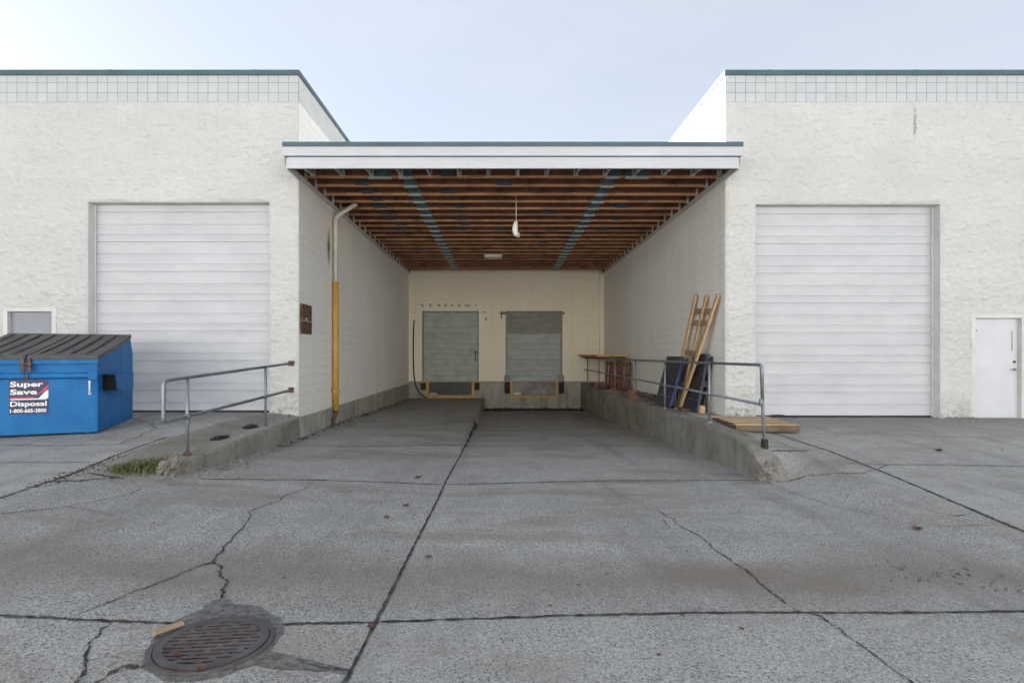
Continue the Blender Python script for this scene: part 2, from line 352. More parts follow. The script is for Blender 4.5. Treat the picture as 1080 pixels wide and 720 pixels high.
M['cream'] = simple('cream_enamel', (0.62,0.54,0.36), 0.5, (0.50,0.42,0.27), 5)
M['pipewhite'] = simple('cream_pipe', (0.66,0.62,0.53), 0.5, (0.50,0.45,0.36), 4)
M['lampw'] = simple('white_lamp_plastic', (0.75,0.75,0.74), 0.35, (0.62,0.62,0.61), 9)
mg, ntg, bg = new_mat('lamp_glass'); setin(bg, Roughness=0.08); bg.inputs['Base Color'].default_value = (0.75,0.78,0.8,1); bg.inputs['Transmission Weight'].default_value = 0.6
M['glass'] = mg
M['ghost'] = simple('glue_mark', (0.40,0.34,0.26), 0.8, (0.30,0.25,0.19), 12)
M['roofgrey'] = simple('roof_membrane', (0.30,0.30,0.30), 0.9)
soot(nt_, b_, c_, 13.15-D1, 3.93, 0.16, 0.55)

# ------------------------------------------------------------------ mesh helpers
def bm_new(): return bmesh.new()
def box(bm, x0, x1, y0, y1, z0, z1, mi=0, mtx=None):
    vs = [Vector((x,y,z)) for x in (x0,x1) for y in (y0,y1) for z in (z0,z1)]
    if mtx: vs = [mtx @ v for v in vs]
    v = [bm.verts.new(p) for p in vs]
    for f in ((0,1,3,2),(4,6,7,5),(0,4,5,1),(2,3,7,6),(0,2,6,4),(1,5,7,3)):
        fc = bm.faces.new([v[i] for i in f]); fc.material_index = mi
def obox(bm, c, ax, ay, az, mi=0):
    """box from its centre and three half-axis vectors"""
    vs = [c+ax*i+ay*j+az*k for i in (-1,1) for j in (-1,1) for k in (-1,1)]
    v = [bm.verts.new(p) for p in vs]
    for f in ((0,1,3,2),(4,6,7,5),(0,4,5,1),(2,3,7,6),(0,2,6,4),(1,5,7,3)):
        fc = bm.faces.new([v[i] for i in f]); fc.material_index = mi
def prism(bm, prof, ax, a0, a1, mi=0):
    """closed outline in the two other axes extruded along axis ax"""
    def P(a, u, w): return {'X':(a,u,w),'Y':(u,a,w),'Z':(u,w,a)}[ax]
    n = len(prof)
    A = [bm.verts.new(P(a0,*p)) for p in prof]; B = [bm.verts.new(P(a1,*p)) for p in prof]
    fs = [bm.faces.new(A), bm.faces.new(B[::-1])]
    for i in range(n): fs.append(bm.faces.new((A[i],B[i],B[(i+1)%n],A[(i+1)%n])))
    for f in fs: f.material_index = mi
def tube(bm, pts, r, seg=12, cap=True, mi=0):
    pts = [Vector(p) for p in pts]; rings = []; a = None; tp = None
    for i, p in enumerate(pts):
        if i == 0: t = (pts[1]-p).normalized()
        elif i == len(pts)-1: t = (p-pts[i-1]).normalized()
        else: t = ((pts[i+1]-p).normalized()+(p-pts[i-1]).normalized()).normalized()
        if a is None: a = t.orthogonal().normalized()
        else: a = (tp.rotation_difference(t) @ a); a = (a-t*a.dot(t)).normalized()
        tp = t; b = t.cross(a)
        rr = r[i] if isinstance(r,(list,tuple)) else r
        rings.append([bm.verts.new(p+(a*math.cos(2*math.pi*k/seg)+b*math.sin(2*math.pi*k/seg))*rr) for k in range(seg)])
    for A, B in zip(rings, rings[1:]):
        for k in range(seg):
            f = bm.faces.new((A[k],A[(k+1)%seg],B[(k+1)%seg],B[k])); f.smooth = True; f.material_index = mi
    if cap:
        for rg in (rings[0], rings[-1]):
            bm.faces.new(rg).material_index = mi
def arc_path(pts, rad, n=5):
    """round the inner corners of a polyline"""
    pts = [Vector(p) for p in pts]; out = [pts[0]]
    for a, p, b in zip(pts, pts[1:], pts[2:]):
        u = (a-p).normalized(); w = (b-p).normalized()
        r = min(rad, (a-p).length*0.45, (b-p).length*0.45)
        for i in range(n+1):
            t = i/n; out.append((p+u*r)*(1-t)**2+p*2*t*(1-t)+(p+w*r)*t*t)
    out.append(pts[-1]); return out
def lathe(bm, prof, c, seg=20, axis='Z', mi=0, smooth=True):
    rings = []
    for r, h in prof:
        rg = []
        for k in range(seg):
            a = 2*math.pi*k/seg
            d = Vector((r*math.cos(a), r*math.sin(a), h))
            if axis == 'Y': d = Vector((r*math.cos(a), h, r*math.sin(a)))
            if axis == 'X': d = Vector((h, r*math.cos(a), r*math.sin(a)))
            rg.append(bm.verts.new(Vector(c)+d))
        rings.append(rg)
    for A, B in zip(rings, rings[1:]):
        for k in range(seg):
            f = bm.faces.new((A[k],A[(k+1)%seg],B[(k+1)%seg],B[k])); f.smooth = smooth; f.material_index = mi
    for rg in (rings[0], rings[-1]):
        f = bm.faces.new(rg); f.material_index = mi

def obj(name, bm, mats, parent=None, local=False, bevel=0.0, kind=None, loc=None):
    me = bpy.data.meshes.new(name)
    bmesh.ops.recalc_face_normals(bm, faces=bm.faces)
    bm.to_mesh(me); bm.free()
    for m in (mats if isinstance(mats,(list,tuple)) else [mats]): me.materials.append(m)
    o = bpy.data.objects.new(name, me); COL.objects.link(o)
    if parent is not None:
        o.parent = parent
        if not local:
            w = Vector((0,0,0)); p = parent
            while p: w += p.location; p = p.parent
            me.transform(Matrix.Translation(-w))
    elif loc is not None:
        me.transform(Matrix.Translation(-Vector(loc))); o.location = loc
    if bevel:
        md = o.modifiers.new('bevel','BEVEL'); md.width = bevel; md.segments = 2; md.limit_method = 'ANGLE'
    if kind: o['kind'] = kind
    return o
def thing(name, label, cat, loc, rz=0, group=None):
    o = bpy.data.objects.new(name, None); COL.objects.link(o)
    o.location = loc; o.rotation_euler = (0,0,rz); o.empty_display_size = 0.2
    o['label'] = label; o['category'] = cat
    if group: o['group'] = group
    return o
def tag(o, label, cat, group=None, kind=None):
    o['label'] = label; o['category'] = cat
    if group: o['group'] = group
    if kind: o['kind'] = kind
    return o

# ------------------------------------------------------------------ ground
def frange(a, b, s):
    n = max(1, round((b-a)/s)); return [a+(b-a)*i/n for i in range(n+1)]
Dfar = frange(-60,-4,4)[:-1]+frange(-4,1.2,0.4)[:-1]+frange(1.2,11.32,0.08)
Dbay = Dfar[:-1]+frange(11.32,24.55,0.15)
def grid(bm, Xs, Ds, fn, mfn):
    rows = []
    for D in Ds:
        rows.append([bm.verts.new((X, D, CZ-fn(X,D)+gn(X,D))) for X in Xs])
    for j in range(len(Ds)-1):
        for i in range(len(Xs)-1):
            f = bm.faces.new((rows[j][i],rows[j][i+1],rows[j+1][i+1],rows[j+1][i])); f.smooth = True
            f.material_index = mfn((Xs[i]+Xs[i+1])/2, (Ds[j]+Ds[j+1])/2)
    return rows
dcx, dcy = g(225,679).x, g(225,679).y
bm = bm_new()
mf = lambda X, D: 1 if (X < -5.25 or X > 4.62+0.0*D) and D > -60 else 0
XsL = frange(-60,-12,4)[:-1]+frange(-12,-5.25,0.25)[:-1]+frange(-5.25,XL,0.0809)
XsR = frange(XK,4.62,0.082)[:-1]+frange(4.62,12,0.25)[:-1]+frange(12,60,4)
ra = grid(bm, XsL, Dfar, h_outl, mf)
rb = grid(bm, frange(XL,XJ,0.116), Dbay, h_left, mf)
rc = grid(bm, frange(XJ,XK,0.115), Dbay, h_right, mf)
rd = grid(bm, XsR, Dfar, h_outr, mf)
def stitch(A, B):
    for j in range(min(len(A),len(B))-1):
        a0, a1, b0, b1 = A[j][-1], A[j+1][-1], B[j][0], B[j+1][0]
        if (a0.co-b0.co).length > 1e-4 or (a1.co-b1.co).length > 1e-4:
            vs = [a0,a1]+([b1] if (a1.co-b1.co).length > 1e-5 else [])+([b0] if (a0.co-b0.co).length > 1e-5 else [])
            if len(vs) > 2:
                try: bm.faces.new(vs)
                except ValueError: pass
stitch(ra, rb); stitch(rb, rc); stitch(rc, rd)
kill = [f for f in bm.faces if (lambda c: math.hypot(c.x-dcx, c.y-dcy) < 0.232)(f.calc_center_median())]
bmesh.ops.delete(bm, geom=kill, context='FACES')
yard = obj('concrete_yard', bm, [M['ground'], M['apron']], kind='structure')

def strip(bm, pts, w0, w1=None, jit=0.25, dz=0.004, mi=0, edge=0.0):
    """a ribbon laid on the ground along world points, following its height"""
    w1 = w0 if w1 is None else w1
    dense = []
    for a, b in zip(pts, pts[1:]):
        n = max(2, int((b-a).length/0.05))
        for i in range(n): dense.append(a.lerp(b, i/n))
    dense.append(pts[-1]); L = []
    n = len(dense)
    for i, p in enumerate(dense):
        t = (dense[min(i+1,n-1)]-dense[max(i-1,0)]); t.z = 0; t.normalize()
        s = Vector((-t.y,t.x,0)); w = (w0+(w1-w0)*i/max(1,n-1))*0.5
        wl = w*(1+rnd.uniform(-jit,jit)*1.6); wr = w*(1+rnd.uniform(-jit,jit)*1.6)
        row = []
        for q in (p+s*wl, p-s*wr):
            row.append(bm.verts.new((q.x,q.y,gz(q.x,q.y)+dz+max(0,gn(q.x,q.y)))))
        L.append(row)
    for A, B in zip(L, L[1:]):
        f = bm.faces.new((A[0],A[1],B[1],B[0])); f.material_index = mi
def jag(pts, amp, rounds=4, seed=1):
    r = random.Random(seed); pts = [p.copy() for p in pts]
    for k in range(rounds):
        out = []
        for a, b in zip(pts, pts[1:]):
            d = b-a
            if d.length < 0.05: out.append(a); continue
            s = Vector((-d.y,d.x,0)); m = a.lerp(b, r.uniform(0.4,0.6))+s*r.uniform(-amp,amp)
            out += [a, m]
        out.append(pts[-1]); pts = out
    return pts
def P(*px): return [g(x,y) for x, y in px]
def wpt(X, D): return Vector((X,D,0))
# joints between the slabs
bm = bm_new()
jj = 0.006
strip(bm, jag([wpt(XJ+0.02,-8),wpt(XJ+0.03,2.6),wpt(XJ,7.7),wpt(XJ+0.02,12)],0.003,3,1), 0.024,0.024,0.3,0.005)
strip(bm, jag([wpt(XJ+0.02,12),wpt(XJ+0.03,16)],0.006,3,2), 0.03,0.05,0.4,0.006)
strip(bm, jag(P((-260,646),(0,650),(160,657),(280,659),(400,656),(640,648),(1080,645),(1300,643)),0.004,4,3), 0.022,0.022,0.5,0.005)
strip(bm, jag(P((212,505.5),(330,506),(640,507),(805,506)),0.004,4,4), 0.028,0.028,0.45,0.005)
strip(bm, jag(P((300,470),(430,470),(490,469.5),(640,470),(705,470)),0.004,4,5), 0.035,0.03,0.4,0.005)
strip(bm, jag(P((345,450),(430,449.5),(505,449.5)),0.004,3,6), 0.04,0.04,0.4,0.005)
strip(bm, jag(P((515,450),(600,450),(660,451)),0.004,3,7), 0.03,0.03,0.4,0.005)
strip(bm, jag(P((-60,545),(0,525),(75,500),(120,481),(150,470),(176,461)),0.006,4,8), 0.035,0.03,0.5,0.005)
strip(bm, jag(P((1180,604),(1080,560),(1010,531),(935,499),(870,474),(809,455)),0.004,4,9), 0.03,0.03,0.4,0.005)
strip(bm, jag(P((812,475.5),(840,475.5),(853,475.5)),0.004,3,10), 0.03,0.03,0.4,0.005)
strip(bm, jag(P((892,489),(935,490),(1000,490),(1080,492)),0.004,4,11), 0.018,0.018,0.5,0.005)
strip(bm, jag(P((-30,487),(0,487.5),(95,487.5)),0.004,4,12), 0.018,0.015,0.5,0.005)
strip(bm, jag(P((-30,470),(60,470),(140,468)),0.004,4,13), 0.016,0.012,0.5,0.005)
obj('slab_joint', bm, M['grime'], kind='structure')
# cracks
bm = bm_new()
def crack(px, w0, w1, amp=0.12, seed=1, rounds=3): strip(bm, jag(P(*px),amp*0.8,rounds,seed), w0*0.6, w1*0.6, 0.7, 0.006)
crack([(330,508),(296,528),(262,540),(252,560),(236,580),(224,593)],0.012,0.024,0.13,21)
crack([(224,593),(190,605),(160,618),(122,633),(95,643),(78,650)],0.02,0.014,0.10,22)
crack([(224,593),(234,600),(239,612),(237,626),(231,641)],0.022,0.032,0.16,23)
crack([(118,656),(104,665),(93,680),(89,695),(83,716),(82,740)],0.018,0.022,0.16,24)
crack([(152,704),(135,702),(118,710),(100,722)],0.045,0.03,0.2,25)
crack([(635,508),(650,521),(680,533),(710,547),(722,558)],0.008,0.015,0.12,26)
crack([(722,558),(740,566),(770,590),(800,614),(836,642),(843,646),(866,650)],0.022,0.018,0.1,27)
crack([(866,650),(882,662),(908,681),(930,697),(962,720),(985,742)],0.02,0.012,0.1,28)
crack([(0,542),(40,538),(70,534),(100,529),(130,523),(152,515)],0.022,0.012,0.08,29)
crack([(70,534),(85,536),(104,540),(120,544)],0.014,0.008,0.1,30)
crack([(818,508),(850,502),(880,499.5),(912,499),(926,495),(938,490)],0.02,0.02,0.08,31)
crack([(820,511),(850,525),(870,531),(900,538),(950,550),(1010,556),(1060,555)],0.012,0.006,0.1,32)
crack([(1000,545),(1015,543.5),(1025,541)],0.02,0.012,0.1,33)
crack([(52,508),(84,507),(110,505),(130,504)],0.045,0.03,0.12,34)
crack([(92,499),(110,502),(126,504)],0.05,0.06,0.12,35)
crack([(128,468),(150,460),(158,455),(166,452),(160,446),(140,440)],0.02,0.02,0.16,36)
crack([(250,690),(290,694),(330,702),(372,710)],0.02,0.02,0.1,37)
crack([(700,548),(706,556),(709,560)],0.01,0.006,0.15,38)
obj('pavement_crack', bm, M['crackm'], kind='structure')
# bitumen patches round the drain, worn yellow line, dirt at the slab edge
def blob(bm, px, dz=0.004, jagamp=0.1, seed=3):
    ring = jag([g(x,y) for x, y in px]+[g(*px[0])], jagamp, 3, seed)[:-1]
    c = sum(ring, Vector())/len(ring)
    cv = bm.verts.new((c.x,c.y,gz(c.x,c.y)+dz+0.004))
    inner = [c.lerp(p,0.5) for p in ring]
    A = [bm.verts.new((p.x,p.y,gz(p.x,p.y)+dz+0.002)) for p in ring]
    B = [bm.verts.new((p.x,p.y,gz(p.x,p.y)+dz+0.004)) for p in inner]
    n = len(ring)
    for i in range(n):
        bm.faces.new((A[i],A[(i+1)%n],B[(i+1)%n],B[i])); bm.faces.new((B[i],B[(i+1)%n],cv))
bm = bm_new()
blob(bm, [(150,705),(158,682),(172,664),(205,645),(240,637),(275,640),(297,652),(299,664),(290,680),(282,690),(300,695),(335,701),(372,707),(372,712),(325,707),(270,700),(235,714),(190,719)],0.003,0.08,5)
blob(bm, [(214,643),(219,637),(226,633),(237,632),(250,641)],0.0035,0.15,6)
obj('asphalt_patch', bm, M['patch'], kind='structure')
bm = bm_new()
strip(bm, P((620,441.5),(650,456),(672,468),(694,481)), 0.07, 0.07, 0.5, 0.004)
obj('painted_line', bm, M['lineyellow'], kind='structure')

# ------------------------------------------------------------------ rough split-face wall
def split_wall(bm, x0, x1, z0, z1, openings, seed):
    def lines(a, b, cuts, s):
        ks = sorted(set([a,b]+[c for c in cuts if a < c < b])); out = []
        for p, q in zip(ks, ks[1:]): out += frange(p,q,s)[:-1]
        return out+[b]
    xs = lines(x0,x1,[o[0] for o in openings]+[o[1] for o in openings],0.028)
    zs = lines(z0,z1,[o[2] for o in openings]+[o[3] for o in openings],0.026)
    V = {}
    def edge(x, z):
        d = min(x-x0, x1-x, z1-z)
        for (a,b,c,e) in openings:
            dx = max(a-x, 0, x-b); dz = max(c-z, 0, z-e); d = min(d, math.hypot(dx,dz))
        return min(1.0, max(0,d)/0.05)
    def vert(i, j):
        if (i,j) not in V:
            x, z = xs[i], zs[j]
            n0 = noise.fractal(Vector((x*2.3+seed,0,z*4.5)), 0.9, 2.1, 4)
            def ledge(sp, wx, ph):
                u = z/sp+1.3*noise.noise(Vector((x*wx+ph,seed,z*wx*1.4)))+0.45*noise.noise(Vector((x*wx*3.1,seed+ph,z*wx*4)))
                f = u-math.floor(u); m = noise.noise(Vector((x*wx*1.3+ph*2,seed+7,z*wx*2.6)))
                return (1-f if f > 0.16 else f/0.16*0.84)*max(0,0.25+m*1.5)
            n = 0.45*n0+0.22*ledge(0.20,1.8,3.0)+0.50*ledge(0.10,3.6,9.0)+0.55*ledge(0.055,6.5,5.0)+0.45*noise.noise(Vector((x*13,5.0,z*19+seed)))
            d = (0.018+0.044*n)*edge(x,z)
            V[i,j] = bm.verts.new((x, D1-max(0.0,d), z))
        return V[i,j]
    for i in range(len(xs)-1):
        xm = (xs[i]+xs[i+1])/2
        for j in range(len(zs)-1):
            zm = (zs[j]+zs[j+1])/2
            if any(a < xm < b and c < zm < e for a,b,c,e in openings): continue
            f = bm.faces.new((vert(i,j),vert(i+1,j),vert(i+1,j+1),vert(i,j+1))); f.smooth = True

ZT0, ZT1, ZC = 6.595, 7.15, 7.25
def overhead_door(parent, x0, x1, z0, z1, label):
    y = D1+0.2
    prof = []; z = z1
    pts = [(y, z1)]
    sec = 0.636; k = 0
    zz = z1-0.16
    cuts = []
    while zz > z0+0.05:
        cuts.append((zz, [0.024,0.016,0.016][k%3], [0.009,0.007,0.007][k%3])); zz -= [0.262,0.218,0.156][k%3]; k += 1
    for c, dep, hw in cuts:
        pts += [(y, c+hw+0.004),(y+dep, c+hw-0.001),(y+dep, c-hw),(y-0.004, c-hw-0.004),(y-0.004,c-hw-0.03),(y,c-hw-0.045)]
    pts += [(y, z0+0.03)]
    bm = bm_new(); A = []; nx = 16
    for i in range(nx+1):
        x = x0+(x1-x0)*i/nx
        A.append([bm.verts.new((x, p[0]+0.006*noise.noise((x*0.7,p[1]*1.6,parent.location.x)), p[1])) for p in pts])
    for i in range(nx):
        for j in range(len(pts)-1):
            bm.faces.new((A[i][j],A[i+1][j],A[i+1][j+1],A[i][j+1]))
    d = obj('overhead_door', bm, M['roll'], parent)
    d['label'] = label
    bm = bm_new(); box(bm, x0, x1, y-0.012, y+0.03, z0-0.02, z0+0.028); obj('bottom_seal', bm, M['rubber'], d)
    for xa in (x0+0.003, x1-0.035):
        bm = bm_new(); box(bm, xa, xa+0.032, y-0.028, y-0.010, z0, z1-0.003); obj('track_edge', bm, M['white'], d)
    bm = bm_new()
    box(bm, x0-0.15, x0, D1+0.004, y+0.1, z0-0.1, z1+0.15); box(bm, x1, x1+0.15, D1+0.004, y+0.1, z0-0.1, z1+0.15); box(bm, x0, x1, D1+0.004, y+0.1, z1, z1+0.15)
    obj('door_jamb', bm, M['white'], parent)
def wing(side):
    left = side < 0
    xe = XL if left else XR
    t = thing('warehouse_wing', 'white split-face block warehouse wing at left, with the blue dumpster in front of it' if left else
              'white split-face block warehouse wing at right, with the wooden pallet lying in front of it', 'building', (xe, D1, 0))
    if left:
        od = (-8.72,-4.90,0.05,4.48); pd = (-10.45,-9.42,0.04,2.22); xa, xb, far = -11.0, XL, -40
    else:
        od = (5.36,9.25,-0.06,4.44); pd = (9.93,11.0,-0.07,2.08); xa, xb, far = XR, 12.3, 40
    ops = [(o[0],o[1],-0.5,o[3]) for o in (od,pd)]
    bm = bm_new(); split_wall(bm, xa, xb, -0.5, ZT0, ops, 3.0 if left else 41.0)
    x0, x1 = (far, xa) if left else (xb, far)
    vs = [bm.verts.new(p) for p in ((x0,D1-0.012,-0.6),(x1,D1-0.012,-0.6),(x1,D1-0.012,ZT0),(x0,D1-0.012,ZT0))]; bm.faces.new(vs)
    obj('front_wall', bm, M['split'], t)
    bm = bm_new(); box(bm, min(far,xe), max(far,xe), D1-0.008, D1+0.011, ZT0, ZT1); obj('tile_band', bm, M['tile'], t)
    bm = bm_new(); box(bm, min(far,xe), max(far,xe)-0 , D1-0.05, D1+0.2, ZT1, ZC)
    for kk in range(12):
        xq = xe+(-1 if left else 1)*(0.9+3.05*kk); box(bm, xq-0.04, xq+0.04, D1-0.054, D1+0.1, ZT1-0.004, ZC+0.003)
    s = 1 if left else -1
    xi = xe-0.25*s
    box(bm, min(xi,xe+0.03*s), max(xi,xe+0.03*s), D1+0.2, 40, ZT1, ZC); box(bm, min(xe,xe+0.03*s), max(xe,xe+0.03*s), D1-0.05, D1+0.2, ZT1+0.001, ZC-0.001)
    obj('parapet_cap', bm, M['cap'], t)
    # side wall on the bay
    bm = bm_new(); box(bm, min(xe-0.2*s,xe), max(xe-0.2*s,xe), D1+(0.2 if 0 else 0.012), 40, -1.5, ZT0)
    obj('bay_side_wall', bm, M['blockL' if left else 'blockR'], t)
    bm = bm_new(); box(bm, min(xe-0.2*s,xe), max(xe-0.2*s,xe), D1+0.0115, 40, ZT0, ZT1); obj('parapet_return', bm, M['white'], t)
    bm = bm_new(); box(bm, min(far,xe-0.2*s), max(far,xe-0.2*s), D1+0.4, 40, 6.4, 6.55); box(bm, far-0.1, far+0.1, D1, 40, -1, ZC); box(bm, min(far,xe), max(far,xe), 40, 40.2, -1, ZC)
    obj('roof', bm, M['roofgrey'], t)  # unseen roof, end and rear walls, added so the wing casts its shadow
    overhead_door(t, od[0], od[1], od[2], od[3], 'wide white overhead door beside the dumpster' if left else 'wide white overhead door behind the pallet')
    # small door
    m = M['greydoor'] if left else M['leaf']
    a, b, c, e = pd
    bm = bm_new()
    box(bm, a-0.045, a+0.05, D1-0.03, D1+0.16, c-0.1, e+0.05); box(bm, b-0.05, b+0.045, D1-0.03, D1+0.16, c-0.1, e+0.05); box(bm, a+0.05, b-0.05, D1-0.03, D1+0.16, e-0.04, e+0.05)
    obj('door_frame', bm, M['white'], t, bevel=0.006)
    bm = bm_new(); box(bm, a+0.055, b-0.055, D1+0.06, D1+0.11, c+0.012, e-0.046)
    d = obj('entry_door', bm, m, t, bevel=0.004)
    d['label'] = 'grey entry door half hidden by the dumpster' if left else 'pale entry door with lever handle'
    bm = bm_new(); box(bm, a, b, D1-0.06, D1+0.2, c-0.12, c+0.008); obj('threshold', bm, M['stem'], d)
    bm = bm_new(); yh = D1+0.06; xh = b-0.13; zh = CZ-(389.5-CY)/50
    lathe(bm, [(0.032,0),(0.032,-0.015),(0.012,-0.018),(0.012,-0.05)], (xh,yh,zh), 14, 'Y'); tube(bm, [(xh,yh-0.05,zh),(xh-0.11,yh-0.052,zh)], 0.011, 8)
    obj('lever_handle', bm, M['steel'], d)
    bm = bm_new(); lathe(bm, [(0.03,0),(0.03,-0.012),(0.02,-0.02)], (xh,yh,zh+0.16), 14, 'Y'); obj('deadbolt', bm, M['plate'], d)
    if not left:
        bm = bm_new(); box(bm, b-0.19, b-0.165, yh-0.006, yh, 1.35, 1.78); obj('astragal', bm, M['steel'], d)
        for zc in (1.65,0.95,0.25):
            bm = bm_new(); tube(bm, [(a+0.06,yh-0.008,zc-0.06),(a+0.06,yh-0.008,zc+0.06)], 0.012, 8); obj('hinge', bm, M['rust'], d)
        bm = bm_new(); tube(bm, [(a+0.08,yh-0.012,1.36),(a+0.075,yh-0.012,1.74),(a+0.14,yh-0.016,1.79)], 0.009, 6); obj('door_hook', bm, M['darkplate'], d)
    return t
wl = wing(-1); wr = wing(1)

# ------------------------------------------------------------------ dock building: back wall of the bay
dock = thing('dock_building', 'cream painted block rear wall of the loading bay with two roll-up dock doors', 'building', (0, D2, 0))
dl = (at(445.5,0,D2).x, at(504.5,0,D2).x, 0.05, at(0,328.4,D2).z)
dr = (at(533.8,0,D2).x, at(592.7,0,D2).x, 0.05, at(0,329.3,D2).z)
bm = bm_new()
y0, y1 = D2, D2+0.25
for a, b in ((XL,dl[0]),(dl[1],dr[0]),(dr[1],XR)): box(bm, a, b, y0, y1, 0.05, dl[3])
box(bm, XL, XR, y0, y1, dl[3], ZC)
obj('block_wall', bm, M['blockB'], dock)
bm = bm_new(); box(bm, XL, XR, y0-0.03, y1, -1.6, 0.05); obj('stem_wall', bm, M['stem'], dock)
bm = bm_new(); box(bm, XL, XR, y1, 40, 6.4, 6.6); obj('roof', bm, M['roofgrey'], dock)
for (a,b,c,e), m, nm in ((dl,'dockL','grey-green'),(dr,'dockR','blue-grey')):
    yd = y0+0.1; bm = bm_new()
    zs = frange(c, e, 0.25)
    for i, (z0, z1) in enumerate(zip(zs, zs[1:])):
        up = (m == 'dockR' and i >= len(zs)*0.59)
        mi = 1 if up else 0
        pr = [(yd+0.03,z0),(yd+0.008,z0+0.004),(yd,z0+0.02),(yd,z0+0.10),(yd+0.006,z0+0.115),(yd+0.006,z0+0.14),(yd,z0+0.155),(yd,z1-0.02),(yd+0.008,z1-0.004),(yd+0.03,z1)]
        L = [bm.verts.new((a,*p)) for p in pr]; Q = [bm.verts.new((b,*p)) for p in pr]
        for k in range(len(pr)-1):
            f = bm.faces.new((L[k],Q[k],Q[k+1],L[k+1])); f.material_index = mi
    d = obj('dock_door', bm, [M[m], M['dockR2']], dock); d['label'] = nm+' roll-up dock door'
    bm = bm_new()
    box(bm, a-0.02, a+0.05, y0-0.012, yd-0.004, c+0.01, e-0.055); box(bm, b-0.05, b+0.02, y0-0.012, yd-0.004, c+0.01, e-0.055); box(bm, a-0.02, b+0.02, y0-0.012, yd-0.004, e-0.05, e+0.02)
    obj('steel_frame', bm, M['dockR2'], d)
    if m == 'dockL':
        bm = bm_new(); box(bm, b-0.22, b-0.06, yd-0.03, yd-0.002, 1.36, 1.42); box(bm, b-0.16, b-0.12, yd-0.02, yd-0.002, 0.95, 1.36); obj('latch', bm, M['darkplate'], d)
    else:
        bm = bm_new(); box(bm, a-0.28, a-0.02, y0-0.05, y0-0.013, e-0.09, e-0.01); box(bm, b+0.02, b+0.13, y0-0.05, y0-0.013, e-0.09, e-0.02); box(bm, a-0.28,b+0.08,y0-0.05,y0-0.013,e+0.022,e+0.05); box(bm, a-0.24,a-0.2,y0-0.045,y0-0.013,e-0.3,e-0.09); obj('door_seal_bracket', bm, M['rust'], d)
for i, (px, w, h) in enumerate(((445.5,.05,.11),(454,.04,.16),(463,.07,.10),(470,.05,.13),(477,.06,.08),(484,.05,.1),(493,.14,.06),(502,.03,.10),(511,.05,.08),(512.5,.05,.12))):
    bm = bm_new(); p = at(px, 322 if i < 8 else (329 if i == 8 else 336.5), D2); box(bm, p.x-w, p.x+w, D2-0.004, D2-0.0005, p.z-h/2, p.z+h/2)
    obj('glue_mark', bm, M['ghost'], dock)
bm = bm_new(); p = at(549,322.5,D2); box(bm, p.x-0.05, p.x+0.04, D2-0.03, D2-0.001, p.z-0.12, p.z+0.1); obj('wall_plate', bm, M['decalw'], dock, bevel=0.01)
bm = bm_new(); xcd = at(632.5,0,D2).x; tube(bm, [(xcd,D2-0.035,0.3),(xcd,D2-0.035,5.2)], 0.026, 10)
for z in (0.8,2.0,3.2,4.4): box(bm, xcd-0.06, xcd+0.06, D2-0.02, D2-0.001, z, z+0.04)
obj('conduit', bm, M['blockB'], dock)

def leveler(d, lab, lipmat, tall, lipw):
    cx = (d[0]+d[1])/2; hw = lipw/2
    t = thing('dock_leveler', lab, 'dock leveler', (cx, D2, -0.5))
    yf = D2-0.03
    bm = bm_new(); box(bm, cx-hw, cx+hw, yf-0.10, yf-0.004, -0.56, 0.0); obj('lip_plate', bm, lipmat, t, bevel=0.01)
    bm = bm_new(); box(bm, cx-hw+0.05, cx-hw+0.38, yf-0.106, yf-0.102, -0.54, -0.49); obj('warning_label', bm, M['decalw'], t)
    bm = bm_new()
    box(bm, cx-hw-0.10, cx-hw-0.006, yf-0.07, yf-0.004, -0.62, 0.06); box(bm, cx+hw+0.006, cx+hw+0.10, yf-0.07, yf-0.004, -0.62, 0.06); box(bm, cx-hw-0.10, cx+hw+0.10, yf-0.09, yf-0.004, -0.70, -0.625)
    for s in (-1,1):
        x = cx+s*(hw+0.11); w = 0.30
        if not tall: box(bm, min(x,x+s*w), max(x,x+s*w), yf-0.03, yf-0.004, -0.38, 0.03)
    obj('yellow_frame', bm, M['yellow'], t)
    for s in (-1,1):
        a = cx+s*(hw+0.14); b = a+s*0.22
        bm = bm_new(); box(bm, min(a,b), max(a,b), yf-0.20, yf-0.035, -0.50 if tall else -0.34, 0.02 if tall else -0.02)
        for zz in ((-0.36,-0.12) if tall else (-0.18,)): lathe(bm, [(0.03,0),(0.03,-0.02)], ((a+b)/2,yf-0.2,zz), 10, 'Y')
        o = obj('dock_bumper', bm, M['rubber'], t, bevel=0.015)
        if tall:
            bm = bm_new(); box(bm, min(a,b)-0.03, max(a,b)+0.03, yf-0.05, yf-0.006, -0.54, 0.32); obj('bumper_bracket', bm, M['dockR2'], o)
leveler(dl, 'dock leveler with dark lip plate under the grey-green dock door', M['darkplate'], False, 1.96)
leveler(dr, 'dock leveler with bare steel lip plate under the blue-grey dock door', M['plate'], True, 1.98)

